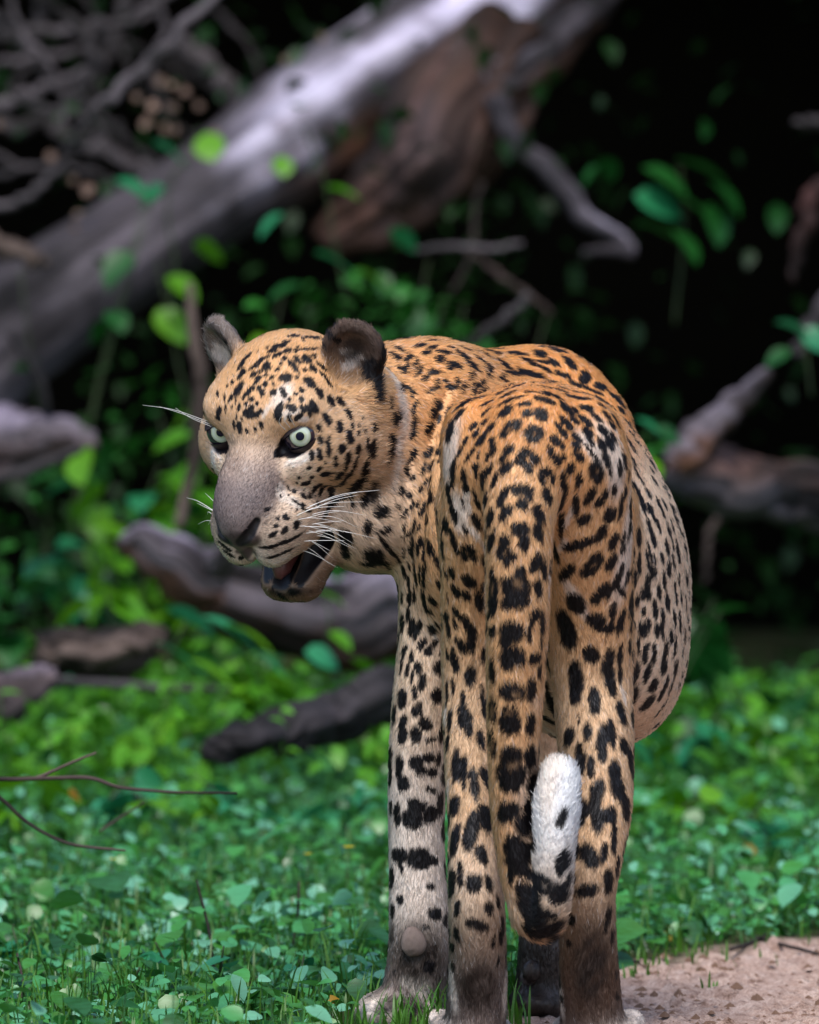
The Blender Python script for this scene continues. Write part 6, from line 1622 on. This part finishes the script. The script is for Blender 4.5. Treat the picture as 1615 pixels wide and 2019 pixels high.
rad = np.array([0.00021, 0.00022, 0.00016, 0.00004])[None, :] * frng.uniform(0.8, 1.25, N_FUR)[:, None]
snrm = nrm + 0.25 * flow + frng.normal(0, 0.16, (N_FUR, 3))
snrm /= np.linalg.norm(snrm, axis=1)[:, None]

m_fur, nt, b = new_mat('fur_strands')
at = nt.nodes.new('ShaderNodeAttribute'); at.attribute_name = 'hair_colour'
an = nt.nodes.new('ShaderNodeAttribute'); an.attribute_name = 'hair_normal'
nt.links.new(at.outputs['Color'], b.inputs['Base Color'])
nt.links.new(an.outputs['Vector'], b.inputs['Normal'])
b.inputs['Roughness'].default_value = 0.5
b.inputs['Specular IOR Level'].default_value = 0.22
fc = bpy.data.hair_curves.new('fur')
fc.add_curves([4] * N_FUR)
fc.attributes['position'].data.foreach_set('vector', pos.astype(np.float32).ravel())
ra = fc.attributes.get('radius') or fc.attributes.new('radius', 'FLOAT', 'POINT')
ra.data.foreach_set('value', rad.astype(np.float32).ravel())
a_ = fc.attributes.new('hair_colour', 'FLOAT_COLOR', 'CURVE')
a_.data.foreach_set('color', np.concatenate([col, np.ones((N_FUR, 1))], 1).astype(np.float32).ravel())
a_ = fc.attributes.new('hair_normal', 'FLOAT_VECTOR', 'CURVE')
a_.data.foreach_set('vector', snrm.astype(np.float32).ravel())
fc.materials.append(m_fur)
fur = bpy.data.objects.new('fur', fc)
COL.objects.link(fur)
fur.parent = leopard
fur.matrix_parent_inverse = leopard.matrix_basis.inverted()
scene.cycles_curves.shape = 'RIBBONS'
del pos, rad, snrm
# ---- eyes, tongue, pad ---------------------------------------------------------------
def dome(name, c, axis, R, a0, a1, mat, parent, rings=10, seg=28):
    """part of a sphere (centre c, radius R) between angles a0 and a1 from the axis"""
    axis = np.array(axis, float); axis /= np.linalg.norm(axis)
    u = np.cross(axis, [0, 0, 1.0]); u /= np.linalg.norm(u)
    v = np.cross(axis, u)
    V, Fc = [], []
    for i in range(rings + 1):
        a = a0 + (a1 - a0) * i / rings
        for j in range(seg):
            t = 2 * math.pi * j / seg
            V.append(c + R * (math.cos(a) * axis + math.sin(a) * (math.cos(t) * u + math.sin(t) * v)))
    for i in range(rings):
        for j in range(seg):
            k = (j + 1) % seg
            Fc.append((i * seg + j, (i + 1) * seg + j, (i + 1) * seg + k, i * seg + k))
    return mesh_obj(name, V, Fc, mat, parent)


m_ball = simple_mat('eye_rim', lin(40, 34, 48), 0.15, 0.6, 0.6)
m_iris, nt, b = new_mat('iris_pale_green')
at = nt.nodes.new('ShaderNodeAttribute'); at.attribute_name = 'rim'
rp = nt.nodes.new('ShaderNodeValToRGB')
el = rp.color_ramp.elements
while len(el) < 5:
    el.new(0.5)
for e_, (p_, c_) in zip(el, ((0.0, lin(118, 116, 70)), (0.22, lin(160, 170, 136)), (0.6, lin(182, 192, 176)), (0.86, lin(168, 176, 150)), (1.0, lin(58, 58, 52)))):
    e_.position = p_
    e_.color = (*c_, 1)
nt.links.new(at.outputs['Fac'], rp.inputs['Fac']); nt.links.new(rp.outputs['Color'], b.inputs['Base Color'])
b.inputs['Roughness'].default_value = 0.12; b.inputs['Coat Weight'].default_value = 1.0; b.inputs['Coat Roughness'].default_value = 0.02
m_pupil = simple_mat('pupil', (0.003, 0.006, 0.018), 0.12, 0.2, 0.0)  # touch of blue paints the reflected sky into the black
for e in EYE:
    c = HP(e[0], e[1] + 3, e[2])
    tocam = CAM + np.array([-0.3, 0, 0.5]) - c
    tocam /= np.linalg.norm(tocam)
    g = HEAD_R @ np.array([math.copysign(0.3, e[0]), 0.1, 1.0]); g /= np.linalg.norm(g)
    gaze = 0.72 * tocam + 0.28 * g
    R = 33 * HEAD_S
    eye = dome('eye', c, gaze, R, 0.0, 2.6, m_ball, leopard, rings=18)
    ir = dome('iris', c, gaze, R + 0.0006, 0.12, 0.575, m_iris, eye)
    ra_ = ir.data.attributes.new('rim', 'FLOAT', 'POINT')
    ra_.data.foreach_set('value', np.repeat(np.linspace(0, 1, 11), 28).astype(np.float32))
    dome('pupil', c, gaze, R + 0.0009, 0.004, 0.215, m_pupil, eye)

def eyelid(c, gaze, R, lo, hi, mat):
    """band of a sphere round the eyeball between two heights over the line of sight"""
    g = np.array(gaze); g = g / np.linalg.norm(g)
    up = HEAD_R @ np.array([0, 1.0, 0.35]); up -= g * (up @ g); up /= np.linalg.norm(up)
    sd = np.cross(g, up)
    V, F = [], []
    A = np.linspace(-1.25, 1.25, 25)
    E = np.linspace(0, 1, 8)
    for a in A:
        l = lo * (1 - 0.55 * (a / 1.25) ** 2)
        for e in E:
            el_ = l + (hi - l) * e
            V.append(c + R * (math.cos(el_) * (math.cos(a) * g + math.sin(a) * sd) + math.sin(el_) * up))
    for i in range(24):
        for j in range(7):
            F.append((i * 8 + j, (i + 1) * 8 + j, (i + 1) * 8 + j + 1, i * 8 + j + 1))
    return mesh_obj('eyelid', V, F, mat, leopard)


m_lid = simple_mat('eyelid_dark', lin(46, 36, 38), 0.5, 0.3)
for e in EYE:
    c = HP(e[0], e[1] + 3, e[2])
    tocam = CAM + np.array([-0.3, 0, 0.5]) - c
    tocam /= np.linalg.norm(tocam)
    g = HEAD_R @ np.array([math.copysign(0.3, e[0]), 0.1, 1.0]); g /= np.linalg.norm(g)
    g = 0.6 * tocam + 0.4 * g
    eyelid(c, g, 33 * HEAD_S + 0.0016, 0.40, 1.2, m_lid)
    eyelid(c, g, 33 * HEAD_S + 0.0014, -0.52, -1.2, m_lid)

m_tongue = simple_mat('tongue_pink', lin(88, 50, 50), 0.35, 0.5)
tv, tf = tube(spline([HP(0, -200, -20), HP(0, -204, 40), HP(0, -210, 80), HP(0, -220, 100)], 12), np.interp(np.arange(12), [0, 8, 11], [18, 17, 6]) * HEAD_S, 16)
mesh_obj('tongue', tv, tf, m_tongue, leopard)

m_pad, nt, b = new_mat('wrist_pad_skin')
tx = nt.nodes.new('ShaderNodeTexNoise'); tx.inputs['Scale'].default_value = 260; tx.inputs['Detail'].default_value = 6
rp = nt.nodes.new('ShaderNodeValToRGB')
rp.color_ramp.elements[0].color = (*lin(96, 82, 76), 1); rp.color_ramp.elements[0].position = 0.35
rp.color_ramp.elements[1].color = (*lin(142, 122, 112), 1); rp.color_ramp.elements[1].position = 0.7
nt.links.new(tx.outputs['Fac'], rp.inputs['Fac']); nt.links.new(rp.outputs['Color'], b.inputs['Base Color'])
bp = nt.nodes.new('ShaderNodeBump'); bp.inputs['Distance'].default_value = 0.001; bp.inputs['Strength'].default_value = 0.6
nt.links.new(tx.outputs['Fac'], bp.inputs['Height']); nt.links.new(bp.outputs['Normal'], b.inputs['Normal'])
b.inputs['Roughness'].default_value = 0.55


def pad(c, r, tilt, mat):
    bm = bmesh.new()
    bmesh.ops.create_icosphere(bm, subdivisions=4, radius=1)
    for v in bm.verts:
        q = np.array(v.co)
        q[0] *= 1 - 0.22 * q[2]
        q = np.array([q[0] * r[0], q[1] * r[2], q[2] * r[1]]) * U
        q += vnoise(q, 420) * 0.0004
        v.co = Vector(P(c[0], c[1], c[2] * U) + RY(tilt) @ q)
    me = bpy.data.meshes.new('wrist_pad')
    bm.to_mesh(me); bm.free()
    for f in me.polygons:
        f.use_smooth = True
    me.materials.append(mat)
    o = bpy.data.objects.new('wrist_pad', me)
    COL.objects.link(o); o.parent = leopard; o.matrix_parent_inverse = leopard.matrix_basis.inverted()
    return o


pad((815, 1856, 494), (25, 31, 17), -12, m_pad)
pad((1042, 1922, 850), (16, 22, 12), 8, simple_mat('wrist_pad_dark', lin(64, 56, 56), 0.6))

# ---- whiskers: each a fine tapered bristle ------------------------------------------------
m_wh = simple_mat('whisker_white', (0.85, 0.83, 0.80), 0.35, 0.5)
wrng = random.Random(4)


def whisker(a, c, e, r0=0.00042):
    pts = spline([HP(*a), HP(*c), HP(*e)], 12)
    v, f = tube(pts, np.linspace(r0, r0 * 0.3, 12), 5)
    mesh_obj('whisker', v, f, m_wh, leopard)


for row in range(5):
    for k in range(5):
        x0 = 66 + 6 * k - 3 * row
        y0 = -96 - 12 * row
        z0 = 112 - 13 * k
        ln = wrng.uniform(70, 150) * (1.0 - 0.08 * row)
        up = wrng.uniform(-0.15, 0.28) - 0.16 * row
        dx, dz = wrng.uniform(0.75, 0.95), wrng.uniform(-0.75, -0.35)
        sag = wrng.uniform(-24, 4)
        for sx in (1, -1):
            if sx < 0 and (k > 2 or row > 2):
                continue
            a = (sx * (x0 - 12), y0, z0 - 4)
            c = (sx * (x0 + dx * ln * 0.5), y0 + up * ln * 0.5 + 6, z0 + dz * ln * 0.5)
            e = (sx * (x0 + dx * ln), y0 + up * ln + sag, z0 + dz * ln)
            whisker(a, c, e)
for sx in (1, -1):
    for k in range(3):
        whisker((sx * (78 + 6 * k), 44, 18 - 6 * k), (sx * (92 + 14 * k), 80 + 8 * k, 40), (sx * (112 + 24 * k), 104 + 10 * k, 44 + 10 * k), 0.00034)
